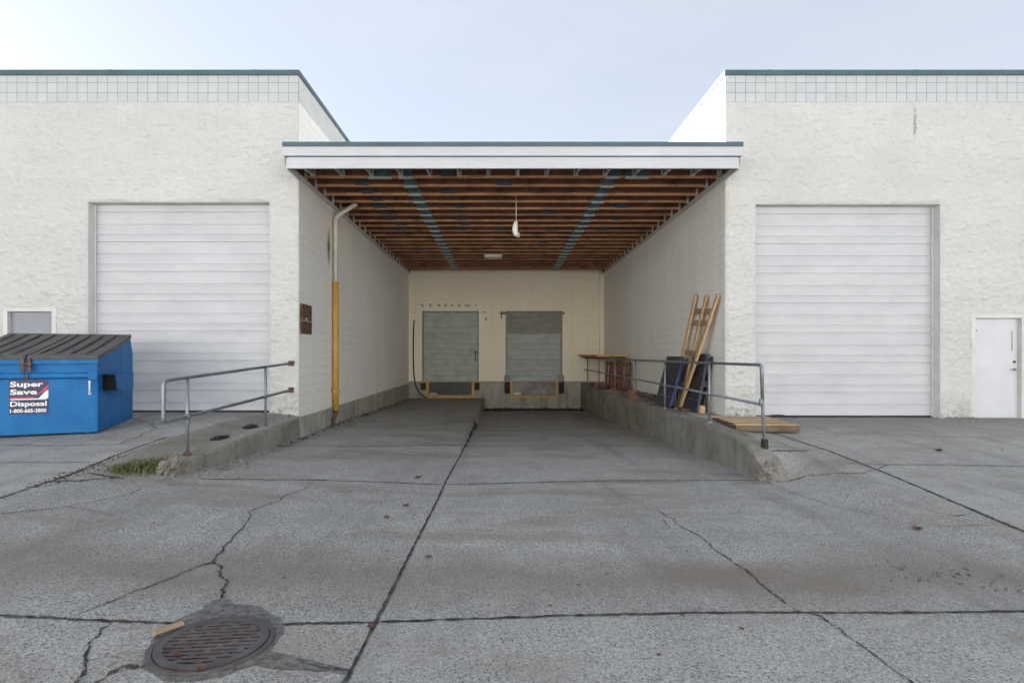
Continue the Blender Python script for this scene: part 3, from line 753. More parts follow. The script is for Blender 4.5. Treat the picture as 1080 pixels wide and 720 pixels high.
# ------------------------------------------------------------------ canopy
YC = 10.4
can = thing('dock_canopy', 'flat wood-joisted canopy roof with white fascia spanning the loading bay', 'canopy', (0, YC, 5.0))
bm = bm_new(); box(bm, XL, XR+0.0, YC, YC+0.06, 5.165, 5.345); o = obj('upper_fascia', bm, M['fascia'], can, bevel=0.004)
bm = bm_new(); box(bm, XL+0.075, XR-0.075, YC+0.03, YC+0.09, 4.93, 5.15); obj('lower_fascia', bm, M['fascia'], can, bevel=0.004)
bm = bm_new(); box(bm, XL-0.01, XR+0.01, YC-0.02, YC+0.25, 5.346, 5.43); box(bm, XL+0.02, XR-0.02, YC+0.005, YC+0.06, 5.151, 5.164)
box(bm, XL, XL+0.7, YC+0.25, YC+0.5, 5.36, 5.45); obj('roof_edge_flashing', bm, M['cap'], can)
bm = bm_new(); box(bm, XL+0.01, XR-0.01, YC+0.25, D2, 5.35, 5.42); obj('roof_membrane', bm, M['roofgrey'], can)
bm = bm_new(); box(bm, XL+0.005, XR-0.005, YC+0.06, D2, 5.318, 5.345); obj('roof_deck', bm, M['deck'], can)
bm = bm_new()
bm.free()
for a, b, c, d in ((XL+0.004,XL+0.07,XL+0.003,XL+0.10),(XR-0.07,XR-0.004,XR-0.10,XR-0.003)):
    bm = bm_new(); box(bm, a, b, YC+0.1, D2-0.01, 5.02, 5.31); o = obj('wall_ledger', bm, M['web'], can)
    bm = bm_new(); box(bm, c, d, YC+0.1, D2-0.01, 4.965, 5.018); obj('ledger_trim', bm, M['zinc'], o)
for a in (XL+0.02, XR-0.062):
    bm = bm_new(); box(bm, a, a+0.042, YC+0.092, D1-0.045, 4.935, 5.312); obj('end_fascia', bm, M['fascia'], can)
JB = 5.045
rj = random.Random(11)
for k in range(21):
    D = 11.36+0.615*k
    xa, xb = XL+0.08, XR-0.08
    bm = bm_new()
    box(bm, xa, xb, D-0.035, D+0.035, JB, JB+0.05, 0); box(bm, xa, xb, D-0.012, D+0.012, JB+0.0505, 5.265, 1); box(bm, xa, xb, D-0.035, D+0.035, 5.266, 5.315, 0)
    dzz = rj.uniform(-0.006,0.012)
    j = obj('roof_joist', bm, [M['flange' if rj.random() < 0.6 else 'flangedk'], M['web']], can)
    j.location.z += dzz
    plates = [(-2.05,0.30,'splice'),(2.38,0.30,'splice')]
    if k < 9:
        for x, pr in ((-3.05,0.7),(-1.15,0.6),(-0.05,0.12),(1.35,0.2),(3.2,0.5)):
            if rj.random() < pr: plates.append((x+rj.uniform(-0.12,0.12), rj.uniform(0.24,0.36), 'splicedk'))
    elif rj.random() < 0.25: plates.append((rj.choice((-3.0,3.3,1.4)), 0.3, 'splicedk'))
    if k == 0: plates += [(-2.6,0.5,'splice'),(2.9,0.5,'splice')]
    for x, w, m in plates:
        bm = bm_new(); top = 5.262
        box(bm, x-w/2, x+w/2, D-0.047, D-0.037, JB+0.028, top, 0)
        if m == 'splice': box(bm, x-w/2, x+w/2, D-0.047, D+0.038, JB-0.014, JB-0.002, 1); box(bm, x-w/2, x+w/2, D-0.048, D-0.037, JB-0.001, JB+0.027, 1)
        p = obj('splice_plate', bm, [M[m], M['splicelip']], j)
    for x, s in ((xa,1),(xb,-1)):
        bm = bm_new(); q = x
        box(bm, min(q,q+s*0.05), max(q,q+s*0.05), D-0.05, D-0.038, JB-0.01, 5.2); box(bm, min(q,q+s*0.05), max(q,q+s*0.05), D-0.05, D+0.045, JB-0.016, JB-0.006)
        obj('joist_hanger', bm, M['zinc'], j)
for k in range(15):
    x = -4.0+0.62*k-0.0
    bm = bm_new()
    obox(bm, Vector((x, 10.9, 5.06)), Vector((0.014,0,0)), Vector((0,0.40,0.035)), Vector((0,0,0.025)))
    box(bm, x-0.05, x+0.05, 11.27, 11.3, 5.06, 5.17); box(bm, x-0.035, x-0.03, 11.2, 11.31, 5.06, 5.24); box(bm, x+0.03, x+0.035, 11.2, 11.31, 5.06, 5.24)
    obj('lookout_bracket', bm, M['zinc'], can)
    if k % 2 == 0 and k < 14:
        bm = bm_new(); obox(bm, Vector((x+0.3, 10.75, 5.2)), Vector((0.16,0.0,0)), Vector((0,0.02,0)), Vector((0,0,0.07))); obj('blocking_board', bm, M['splicedk' if k%4 else 'web'], can)

# ------------------------------------------------------------------ concrete walls beside the bay
def kerb(name, path, zb, mat, seed, parent=None):
    """path: list of (D, x inner, x outer, z top)"""
    bm = bm_new(); rows = []
    dense = []
    for a, b in zip(path, path[1:]):
        n = max(1, int(abs(b[0]-a[0])/0.10))
        for i in range(n): dense.append(tuple(a[k]+(b[k]-a[k])*i/n for k in range(4)))
    dense.append(path[-1])
    for D, xi, xo, zt in dense:
        n1 = noise.noise((D*2.2,seed,0.3))*0.012+noise.noise((D*7,seed,1.3))*0.008
        s = 1 if xo > xi else -1
        bv = 0.028+noise.noise((D*5,seed,4))*0.016
        zz = zt+n1
        prof = [(xi,zb),(xi+n1*0.3,zz-0.35),(xi+n1*0.5,zz-bv),(xi+s*bv,zz),(xo-s*bv,zz+0.004),(xo,zz-bv),(xo,zb)]
        rows.append([bm.verts.new((x,D,z)) for x, z in prof])
    for A, B in zip(rows, rows[1:]):
        for i in range(6): bm.faces.new((A[i],A[i+1],B[i+1],B[i]))
    bm.faces.new(rows[0]); bm.faces.new(rows[-1])
    return bm
# left retaining wall
bm = kerb('w', [(6.84,-4.27,-4.52,-0.36),(6.9,-4.255,-4.54,-0.26),(7.02,-4.25,-4.56,-0.185),(7.25,-4.25,-4.57,-0.145),(9.0,-4.25,-4.58,-0.115),(11.17,-4.25,-4.58,-0.075)], -1.0, M['conc'], 2.0)
tag(obj('retaining_wall', bm, M['conc'], loc=(-4.43,9,-0.6)), 'low weathered concrete retaining wall beside the dumpster, carrying the sloping handrail', 'retaining wall')
# plinth along the left bay wall
bm = bm_new(); box(bm, XL+0.0, XL+0.018, D1+0.0, D2-0.04, -1.2, -0.05); p_ = obj('stem_wall', bm, M['stem'], wl)
# raised walkway on the right
dw = thing('dock_walkway', 'raised concrete dock walkway running along the right wall of the bay', 'walkway', (4.2,16,-0.5))
def xk(D): return 3.64+(D2-D)/(D2-7.7)*0.12
zt = CZ-1.285
bm = kerb('k', [(7.5,xk(7.5)+0.06,4.03,-0.46),(7.62,xk(7.6)+0.02,4.07,-0.37),(7.85,xk(7.8),4.1,-0.245),(8.15,xk(8.1),4.1,-0.125),(8.6,xk(8.6),4.1,-0.055),(9.3,xk(9.3),4.1,-0.03),(11.2,xk(11.2),4.1,zt),(D2-0.035,xk(D2),4.05,zt)], -1.5, M['conc'], 6.0)
obj('kerb_wall', bm, M['conc'], dw)
bm = bm_new(); 
vs = [(4.0,D1+0.02),(XR-0.004,D1+0.02),(XR-0.004,D2-0.04),(4.0,D2-0.04)]
prism(bm, vs, 'Z', -1.2, zt-0.012); obj('walkway_slab', bm, M['stem'], dw)
# broken chunk of concrete at its tip
bm = bm_new(); bmesh.ops.create_icosphere(bm, subdivisions=4, radius=0.5)
c0 = g(812,498)
for v in bm.verts:
    d = v.co.copy(); n = 1+0.5*noise.noise(d*3.1)+0.3*noise.noise(d*8)+0.15*noise.noise(d*19)
    v.co = Vector((c0.x+0.0+d.x*0.30*n, c0.y+0.03+d.y*0.4*n, c0.z-0.01+d.z*0.30*n))
tag(obj('concrete_chunk', bm, M['conc'], loc=c0), 'pale broken lump of concrete at the tip of the dock walkway kerb', 'rubble')
bm = bm_new(); bmesh.ops.create_icosphere(bm, subdivisions=4, radius=0.5)
c0 = g(181,503)
for v in bm.verts:
    d = v.co.copy(); n = 1+0.5*noise.noise(d*3.1+Vector((4,1,2)))+0.3*noise.noise(d*8)+0.15*noise.noise(d*19)
    v.co = Vector((c0.x-0.06+d.x*0.27*n, c0.y+0.14+d.y*0.42*n, c0.z+0.08+d.z*0.26*n))
tag(obj('concrete_chunk', bm, M['conc'], loc=c0), 'pale rounded lump of concrete beside the grass at the tip of the retaining wall', 'rubble')

# ------------------------------------------------------------------ handrails
hr = thing('handrail', 'grey pipe handrail with two sloping rails bolted to the wall left of the bay', 'handrail', (-4.42,7.47,gz(-4.42,7.47)))
xr = -4.42
endD = 6.94
zt0, zt1 = 0.93, 1.09; zl0, zl1 = 0.385, 0.53
bm = bm_new(); tube(bm, arc_path([(xr,D1-0.03,zt1),(xr,endD,zt0),(xr,endD,zl0),(xr,D1-0.03,zl1)],0.07), 0.0255, 12); obj('pipe_rail', bm, M['steel'], hr)
for D, zb in ((7.47,-0.16),(9.94,-0.12)):
    bm = bm_new(); tube(bm, [(xr,D,zb),(xr,D,zt0+(zt1-zt0)*(D-endD)/(D1-endD))], 0.0235, 12)
    z1 = zl0+(zl1-zl0)*(D-endD)/(D1-endD); tube(bm, [(xr,D,z1-0.05),(xr,D,z1+0.05)], 0.032, 12)
    p = obj('post', bm, M['steel'], hr)
    bm = bm_new(); lathe(bm, [(0.05,0),(0.05,0.03),(0.03,0.05)], (xr,D,zb+0.02), 12); obj('base_collar', bm, M['rust'], p)
for z in (zt1,zl1):
    bm = bm_new(); box(bm, xr-0.055, xr+0.055, D1-0.06, D1-0.008, z-0.055, z+0.055)
    for sx in (-1,1):
        for sz in (-1,1): lathe(bm, [(0.012,0),(0.012,-0.012)], (xr+sx*0.036,D1-0.06,z+sz*0.036), 8, 'Y')
    obj('wall_flange', bm, M['rust'], hr)
hr2 = thing('handrail', 'long grey pipe handrail on the kerb of the raised dock walkway', 'handrail', (3.95,8.1,-0.2))
def xh(D): return 3.80+(24.4-D)/16.3*0.16
bm = bm_new(); tube(bm, arc_path([(xh(24.4),24.42,1.115),(xh(10),10,1.115),(xh(8.1),8.08,1.115),(xh(8.1)+0.02,8.10,0.55)],0.08), 0.0255, 12); obj('top_rail', bm, M['steel'], hr2)
bm = bm_new(); tube(bm, [(xh(24.4),24.42,0.60),(xh(16),16,0.57),(xh(8.1)+0.02,8.12,0.51)], 0.0225, 12); obj('lower_rail', bm, M['steel'], hr2)
for D in (8.1,10.08,12.73,15.4,18.1,20.9,23.5):
    zb = -0.30 if D < 9 else zt-0.02
    bm = bm_new(); tube(bm, [(xh(D)+(0.06 if D < 9 else 0),D,zb),(xh(D)+(0.02 if D<9 else 0),D,0.54),(xh(D),D,1.10)], 0.0235, 12); tube(bm, [(xh(D),D,0.49),(xh(D),D,0.60)], 0.033, 12)
    p = obj('post', bm, M['steel'], hr2)
    if D < 9:
        bm = bm_new(); tube(bm, [(xh(D)+0.063,D,-0.29),(xh(D)+0.050,D,-0.02)], [0.058,0.05], 12); obj('rubber_sleeve', bm, M['rubber'], p)
    else:
        bm = bm_new(); lathe(bm, [(0.05,0),(0.05,0.02),(0.03,0.035)], (xh(D),D,zt-0.01), 12); obj('base_collar', bm, M['steel'], p)

# ------------------------------------------------------------------ dumpster (its own axes: x along the front to the right, y to the back)
c0 = Vector((-6.67, 8.77, gz(-6.67,8.77)+0.03))
dmp = thing('dumpster', 'blue steel waste dumpster with black plastic lids and a disposal company decal', 'dumpster', c0, R(20))
W, DP = 1.84, 1.86
bm = bm_new()
def sidep(x0, x1): prism(bm, [(0,0.0),(DP,0.0),(DP,1.29),(1.69,1.63),(1.60,1.63),(0.0,1.23)], 'X', x0, x1)
sidep(-0.02,0); sidep(-W,-W+0.02)
box(bm, -W+0.0201, -0.0201, 0, 0.02, 0.0, 1.23); box(bm, -W+0.0201, -0.0201, DP-0.02, DP, 0.0, 1.27); box(bm, -W+0.0201,-0.0201,0.021,DP-0.021,0.05,0.08)
body = obj('body', bm, M['blue'], dmp, local=True, bevel=0.006)
bm = bm_new()
box(bm, -W-0.005, 0.02, -0.05, -0.001, 1.12, 1.235); obj('top_rail', bm, M['blue'], dmp, local=True, bevel=0.008)
bm = bm_new(); prism(bm, [(-0.001,0.985),(-0.05,0.97),(-0.05,0.905),(-0.001,0.875)], 'X', -W, -0.12); box(bm, -0.12, 0.012, -0.06, -0.001, 0.86, 1.0)
obj('stiffener_rib', bm, M['blue'], dmp, local=True, bevel=0.006)
for s, x0 in ((1,0.002),(-1,-W-0.172)):
    bm = bm_new(); x1 = x0+0.17
    ya, yb, za, zb = 0.22, 1.25, 0.66, 0.93
    prism(bm, [(ya,zb),(yb,zb),(yb,zb+0.012),(ya-0.06,zb+0.012)], 'X', x0, x1); prism(bm, [(ya+0.05,za),(yb,za),(yb,za-0.012),(ya,za-0.012)], 'X', x0, x1)
    xo = x1-0.012 if s > 0 else x0
    prism(bm, [(ya+0.16,za),(yb,za),(yb,zb),(ya+0.05,zb)], 'X', xo, xo+0.012)
    p = obj('fork_pocket', bm, M['blue'], dmp, local=True)
    bm = bm_new(); box(bm, x0+0.001, x1-0.013, ya+0.12, ya+0.14, za+0.001, zb-0.001); box(bm, x0 if s > 0 else x1-0.002, x0+0.002 if s > 0 else x1, ya, ya+0.12, za+0.02, zb-0.002); obj('pocket_shade', bm, M['pit'], p, local=True)  # near-black panels put the shade inside the pocket into the colour
bm = bm_new(); tube(bm, [(-0.09,-0.07,0.63),(-0.09,-0.07,0.83)], 0.012, 8); box(bm, -0.105, -0.075, -0.075, -0.002, 0.62, 0.645); box(bm, -0.105, -0.075, -0.075, -0.002, 0.82, 0.845); obj('grab_handle', bm, M['decalw'], dmp, local=True)
bm = bm_new()
for x in (-W/2-0.045,-W/2+0.045): box(bm, x-0.02, x+0.02, -0.09, -0.052, 1.0, 1.23)
tube(bm, [(-W/2-0.065,-0.08,1.12),(-W/2+0.065,-0.08,1.12)], 0.015, 8); box(bm, -W/2-0.025,-W/2+0.025,-0.075,-0.052,0.9,0.96)
obj('lid_latch', bm, M['rust'], dmp, local=True, bevel=0.004)
bm = bm_new()
for x in (-0.15,-W+0.15):
    for y in (0.2,DP-0.2): box(bm, x-0.06, x+0.06, y-0.15, y+0.15, -0.055, -0.002)
obj('skid', bm, M['bluedk'], dmp, local=True)
bm = bm_new(); tube(bm, [(-W,1.67,1.645),(0.02,1.67,1.645)], 0.02, 10); obj('hinge_rod', bm, M['lid'], dmp, local=True)
# lids: ribbed, sloping from the hinge at the back down to the front
def lid_z(y): return 1.25+(1.655-1.25)*(y+0.06)/1.72
for (xa, xb) in ((-W/2+0.012,0.03),(-W-0.03,-W/2-0.012)):
    bm = bm_new()
    ys = frange(-0.07, 1.66, 0.12)
    xs = [xa]; n = 4; wv = (xb-xa)
    prof = []
    for i in range(n+1):
        c = xa+wv*(i+0.5)/(n+0.6)+0.02
        for dx, h in ((-0.034,0.03),(-0.02,-0.012),(0.02,-0.012),(0.034,0.03)):
            if xa+0.04 < c+dx < xb-0.04: prof.append((c+dx,h))
    prof = [(xa,-0.035),(xa+0.002,0.03)]+prof+[(xb-0.002,0.03),(xb,-0.035)]
    rows = []
    for j, y in enumerate(ys):
        lip = j == 0
        fade = 0 if y < 0.07 or y > 1.56 else 1
        sag = 0.018*math.sin(max(0,min(1,y/1.66))*math.pi)
        rows.append([bm.verts.new((x, y, lid_z(y)-0.02+(h if h > 0 or h < -0.03 else (h if fade else 0.03))-sag+0.004*noise.noise((x*2,y*2,3)))) for x, h in prof])
    front = [bm.verts.new((v.co.x, v.co.y-0.012, v.co.z-0.055)) for v in rows[0]]
    rows = [front]+rows
    for A, B in zip(rows, rows[1:]):
        for i in range(len(prof)-1): bm.faces.new((A[i],A[i+1],B[i+1],B[i]))
    o = obj('lid', bm, M['lid'], dmp, local=True)
    md = o.modifiers.new('thick','SOLIDIFY'); md.thickness = 0.012
# decal
dec_x0, dec_x1, dec_z0, dec_z1 = -1.165, -0.66, 0.33, 0.875
sw, sh = dec_x1-dec_x0, dec_z1-dec_z0
bm = bm_new(); box(bm, dec_x0, dec_x1, -0.006, -0.0005, dec_z0, dec_z1); dec = obj('decal', bm, M['navy'], dmp, local=True)
def text(body_, x, z, h, w, parent, mat, bold=0.012):
    cu = bpy.data.curves.new('t','FONT'); cu.body = body_; cu.size = 1.0; cu.offset = bold; cu.extrude = 0.0; cu.resolution_u = 4
    to = bpy.data.objects.new('t', cu); COL.objects.link(to)
    dg = bpy.context.evaluated_depsgraph_get(); dg.update()
    me = bpy.data.meshes.new_from_object(to.evaluated_get(dg)); bpy.data.objects.remove(to)
    xs_ = [v.co.x for v in me.vertices]; ys_ = [v.co.y for v in me.vertices if True]
    x0, x1 = min(xs_), max(xs_)
    cap = 0.70
    kx, kz = w/(x1-x0), h/cap
    for v in me.vertices: v.co = Vector((x+(v.co.x-x0)*kx, -0.0085, z+v.co.y*kz))
    me.materials.append(mat)
    o = bpy.data.objects.new('lettering', me); COL.objects.link(o); o.parent = parent; return o
X = lambda u: dec_x0+u*sw
Z = lambda v: dec_z0+v*sh
text('Super', X(0.03), Z(0.80), 0.145*sh, 0.84*sw, dec, M['decalw'], 0.03)
text('Save', X(0.03), Z(0.575), 0.145*sh, 0.68*sw, dec, M['decalw'], 0.03)
text('Disposal', X(0.03), Z(0.235), 0.135*sh, 0.93*sw, dec, M['decalw'], 0.03)
text('1-800-665-2800', X(0.03), Z(0.05), 0.10*sh, 0.92*sw, dec, M['decalw'], 0.03)
def flat(poly, mat, nm, y=-0.008):
    bm = bm_new(); bm.faces.new([bm.verts.new((X(u),y,Z(v))) for u, v in poly]); obj(nm, bm, mat, dec, local=True)
flat([(0.03,0.465),(0.60,0.465),(1.0,0.74),(1.0,0.86),(0.66,0.495),(0.03,0.495)], M['decalr'], 'red_stripe')
flat([(0.03,0.415),(0.92,0.415),(1.0,0.46),(1.0,0.70),(0.93,0.66),(0.75,0.455),(0.03,0.445)], M['decalw'], 'white_stripe', -0.0075)

# ------------------------------------------------------------------ drain grate
dc = g(225,679); dr_r = 0.318
drn = thing('drain_grate', 'round slotted cast iron drain grate set in the yard', 'drain grate', dc, R(9))
tilt = math.atan(-(H(dc.x,dc.y+0.3)-H(dc.x,dc.y-0.3))/0.6)
drn.rotation_euler = (tilt, math.atan((H(dc.x+0.3,dc.y)-H(dc.x-0.3,dc.y))/0.6), R(9))
bm = bm_new(); lathe(bm, [(0.0001,-0.22),(0.285,-0.22),(0.285,-0.03)], (0,0,0), 48); obj('sump', bm, M['pit'], drn, local=True)
bm = bm_new()
def annulus(bm, r0, r1, z0, z1, seg=64):
    ring = [[bm.verts.new((r*math.cos(2*math.pi*k/seg), r*math.sin(2*math.pi*k/seg), z)) for k in range(seg)] for r, z in ((r0,z0),(r0,z1),(r1,z1),(r1,z0))]
    for a in range(4):
        A, B = ring[a], ring[(a+1)%4]
        for k in range(seg): bm.faces.new((A[k],A[(k+1)%seg],B[(k+1)%seg],B[k]))
annulus(bm, 0.288, dr_r, -0.03, 0.014); obj('frame', bm, M['iron'], drn, local=True, bevel=0.004)
bm = bm_new(); annulus(bm, 0.240, 0.284, -0.01, 0.019)
nrow = 12; pitch = 0.480/nrow
for i in range(nrow):
    y = -0.240+pitch*(i+0.5)
    def span(yy):
        return math.sqrt(max(0, 0.244**2-yy*yy))
    hb = pitch*0.26
    ye = y+pitch*0.5
    s = span(abs(ye)) if i < nrow-1 else 0
    if s > 0.02: box(bm, -s, s, ye-hb, ye+hb, -0.02, 0.017)
    s2 = span(abs(y)); off = (i%3)*0.055
    x = -0.35+off
    while x < 0.3:
        a, b = max(-s2,x), min(s2,x+0.035)
        if b > a: box(bm, a, b, y-pitch*0.235, y+pitch*0.235, -0.0205, 0.0165)
        x += 0.168
obj('grate', bm, M['iron'], drn, local=True)
bm = bm_new(); a = g(163,673.5)+Vector((0,0,0.035)); b = g(193,663)+Vector((0,0,0.035)); d = (b-a); s = Vector((-d.y,d.x,0)).normalized()
obox(bm, (a+b)/2, d/2, s*0.018, Vector((0,0,0.009))); tag(obj('wood_stick', bm, M['stickwood'], loc=(a+b)/2, bevel=0.003), 'short split stick of pale wood lying across the drain grate edge', 'stick')

# ------------------------------------------------------------------ fittings in the bay
ds = thing('downspout', 'cream rain downspout with a yellow painted lower half on the left bay wall', 'downspout', (XL+0.1,13.4,-0.5))
xd = XL+0.095
bm = bm_new(); tube(bm, arc_path([(xd,13.4,3.0),(xd,13.4,4.74),(-3.66,13.4,5.08)],0.12), 0.056, 14); obj('upper_pipe', bm, M['pipewhite'], ds)
bm = bm_new(); tube(bm, [(xd,13.4,-0.12),(xd,13.4,3.09)], 0.074, 16); yp = obj('yellow_guard', bm, M['yellow'], ds)
bm = bm_new(); lathe(bm, [(0.09,-0.03),(0.105,-0.02),(0.105,0.02),(0.09,0.03)], (xd,13.4,1.06-0.95+0.25), 16); lathe(bm, [(0.035,0),(0.035,-0.03)], (xd,13.31,0.36), 10, 'Y'); obj('pipe_clamp', bm, M['yellow'], yp)
bm = bm_new(); tube(bm, [(xd,13.4,-0.12),(xd+0.02,13.36,-0.22),(xd-0.005,13.25,-0.34),(xd-0.005,13.25,-0.5)], [0.075,0.05,0.045,0.045], 10); obj('pipe_outlet', bm, M['rust'], ds)
jb = thing('junction_box', 'rusty flat electrical box cover near the left corner of the bay', 'electrical box', (XL,11.55,2.0))
bm = bm_new(); box(bm, XL+0.001, XL+0.045, 11.25, 11.86, 1.72, 2.36); obj('cover_plate', bm, M['rust'], jb, bevel=0.008)
bm = bm_new(); box(bm, XL+0.0455, XL+0.052, 11.48, 11.56, 2.02, 2.07); box(bm, XL+0.0455, XL+0.05, 11.25, 11.86, 1.99, 2.003); obj('latch', bm, M['zinc'], jb)
bm = bm_new()
pts = [at(437,337.5,D2),at(436.2,350,D2),at(436,375,D2),at(436.4,388,D2),at(437,400,D2),at(440,410,D2),at(446,416,D2),at(451,418.5,D2)]
pts = [Vector((p.x,D2-0.05-0.35*sm(4,7,i),p.z)) for i, p in enumerate(pts)]
tube(bm, arc_path(pts,0.3,4), 0.03, 8); tag(obj('cable', bm, M['rubber'], loc=pts[-1]), 'black cable hanging down the rear wall left of the grey-green dock door', 'cable')
lamp = thing('hanging_lamp', 'white shrouded bulb lamp hanging on a cord from the joists', 'lamp', (0.345,12.6,5.04))
bm = bm_new(); tube(bm, [(0.345,12.6,5.05),(0.347,12.6,4.43)], 0.007, 6); obj('cord', bm, M['lampw'], lamp)
bm = bm_new(); tube(bm, [(0.347,12.6,4.45),(0.342,12.6,4.41),(0.325,12.6,4.34),(0.318,12.6,4.26),(0.325,12.6,4.18),(0.35,12.6,4.11),(0.36,12.6,4.09)], [0.015,0.04,0.06,0.068,0.064,0.052,0.04], 14); obj('shroud', bm, M['lampw'], lamp)
bm = bm_new(); lathe(bm, [(0.01,-0.075),(0.04,-0.058),(0.055,-0.015),(0.048,0.025),(0.025,0.055)], (0.39,12.6,4.12), 14); obj('bulb', bm, M['glass'], lamp)
fx = thing('ceiling_light', 'small cream ceiling light fixture under the rear joists', 'light fixture', (-0.3,20,5.03))
bm = bm_new(); prism(bm, [(-0.66,5.035),(0.04,5.035),(0.0,4.90),(-0.62,4.90)], 'Y', 19.85, 20.25); obj('housing', bm, M['cream'], fx, bevel=0.012)
bm = bm_new(); box(bm, -0.55, -0.06, 19.838, 19.849, 4.93, 5.0); obj('lens', bm, M['decalw'], fx)

# ------------------------------------------------------------------ junk on the walkway
zt_ = zt-0.008
# leaning broken frame of three long boards and cross pieces
lf = thing('broken_pallet', 'broken slatted frame of three long pine boards leaning against the right bay wall', 'broken pallet', (4.34,12.8,zt_))
def lean(b, t, w, th, mat, nm, nrm=Vector((-1,0,0.35))):
    bm = bm_new(); d = t-b; s = d.cross(nrm).normalized(); n = s.cross(d).normalized()
    obox(bm, (b+t)/2, d/2, s*w/2, n*th/2); return obj(nm, bm, mat, lf, bevel=0.004)
B = [Vector((4.26,12.70,zt_)),Vector((4.50,13.45,zt_+0.02)),Vector((4.50,14.0,zt_+0.02))]
T = [Vector((4.655,11.42,2.56)),Vector((4.65,12.05,2.60)),Vector((4.65,12.7,2.70))]
lean(B[0],T[0],0.15,0.045,M['pine'],'long_board'); lean(B[1],T[1],0.12,0.05,M['pine'],'long_board'); lean(B[2],T[2],0.12,0.05,M['pine'],'long_board')
for f in (0.865,0.765,0.50):
    a = B[0].lerp(T[0],f)+Vector((0.03,0,0)); b = B[2].lerp(T[2],f)+Vector((0.03,0.08,0.0)); d = b-a
    bm = bm_new(); up = (T[0]-B[0]).normalized(); s = (up-d.normalized()*up.dot(d.normalized())).normalized(); n = s.cross(d).normalized()
    obox(bm, (a+b)/2-n*0.0, d/2, s*0.065, n*0.014); obj('cross_slat', bm, M['palewood'], lf)
# black plastic pallets leaning on the wall
def plastic_pallet(y0, y1, x0, x1, h, label, edge, dy=0.0):
    t = thing('plastic_pallet', label, 'pallet', (x0,(y0+y1)/2,zt_), 0, 'black plastic pallets leaning on the right bay wall')
    up = Vector((x1-x0,-dy,h)); U = up.normalized(); S = Vector((0,1,0)); Nn = S.cross(U).normalized()
    if Nn.x > 0: Nn = -Nn
    L = up.length; w = y1-y0; o = Vector((x0,y0,zt_+0.02))
    bm = bm_new()
    def bx(u0,u1,s0,s1,n0,n1,mi=0):
        c = o+U*((u0+u1)/2)+S*((s0+s1)/2)+Nn*((n0+n1)/2); obox(bm, c, U*(u1-u0)/2, S*(s1-s0)/2, Nn*(n1-n0)/2, mi)
    n = 5
    for i in range(n): bx(L*i/n+0.004, L*(i+1)/n-0.004, 0.03, w-0.03, 0.0, 0.03)
    bx(0,L,0,0.03,-0.02,0.034); bx(0,L,w-0.03,w,-0.02,0.034); bx(L-0.1,L,0.03,w-0.03,-0.015,0.045); bx(0,0.06,0.03,w-0.03,-0.015,0.04)
    for k in (0.47,0.53,0.59): bx(L*k,L*k+0.03,0.04,w-0.04,0.03,0.055)
    obj('deck', bm, M['blackplastic'], t, bevel=0.004)
    for k in (0.08,w/2-0.06,w-0.2):
        bm = bm_new()
        for u in (0.05,L/2-0.07,L-0.2): bx(u,u+0.14,k,k+0.12,-0.13,-0.021)
        bx(0.02,L-0.02,k+0.01,k+0.11,-0.155,-0.131); obj('runner', bm, M['blackplastic'], t)
    if edge:
        bm = bm_new(); bx(0.05,L-0.12,-0.028,-0.002,-0.012,0.036); obj('edge_strip', bm, M['bluetape'], t)
plastic_pallet(12.78,13.95,4.06,4.38,1.22,'black plastic pallet with a bright blue edge strip, behind the long pine board',True)
plastic_pallet(11.75,12.62,4.34,4.58,1.28,'black plastic pallet nearest the bay corner, to the right of the long pine board',False)
# timber offcuts round the feet of the pallets
off = [(14.9,4.2,0.5,0.10,0.05,0.3,'oldwood'),(14.4,4.38,0.42,0.09,0.04,1.2,'blackplastic'),(15.5,4.3,0.6,0.12,0.04,-0.3,'oldwood'),(15.9,4.45,0.35,0.14,0.10,0.8,'dryleaf'),(16.5,4.35,0.5,0.1,0.14,0.2,'oldwood'),(12.2,4.3,0.4,0.09,0.05,0.5,'oldwood'),(12.45,4.15,0.3,0.09,0.06,-0.7,'oldwood'),(11.75,4.42,0.12,0.1,0.16,0.3,'pine'),(16.9,4.2,0.3,0.2,0.16,0.5,'brick')]
for i, (D,x,l,w,h,a,m) in enumerate(off):
    bm = bm_new(); mt = Matrix.Translation((x,D,zt_+0.004))@Matrix.Rotation(a,4,'Z')@Matrix.Rotation(0.06*(i%3),4,'Y')
    box(bm, -w/2, w/2, -l/2, l/2, 0, h, 0, mt)
    lab = {0:'grey timber offcut flat on the walkway, in front of the leaning black pallets',1:'black plastic scrap lying by the foot of the blue-edged pallet',2:'longest dark timber offcut on the walkway scrap heap',3:'brown scrap block on the walkway heap against the wall',4:'thick dark timber block at the far side of the walkway scrap heap',5:'dark timber offcut under the foot of the long pine board',6:'short dark wood offcut on the kerb edge by the long pine board',7:'small upright orange wood block beside the right-hand black pallet',8:'orange brick-like block nearest the red crates on the walkway'}[i]
    tag(obj('timber_offcut' if m != 'blackplastic' else 'plastic_scrap', bm, M[m], loc=(x,D,zt_), bevel=0.004), lab, 'scrap wood' if m != 'blackplastic' else 'plastic scrap', 'scraps lying on the dock walkway')
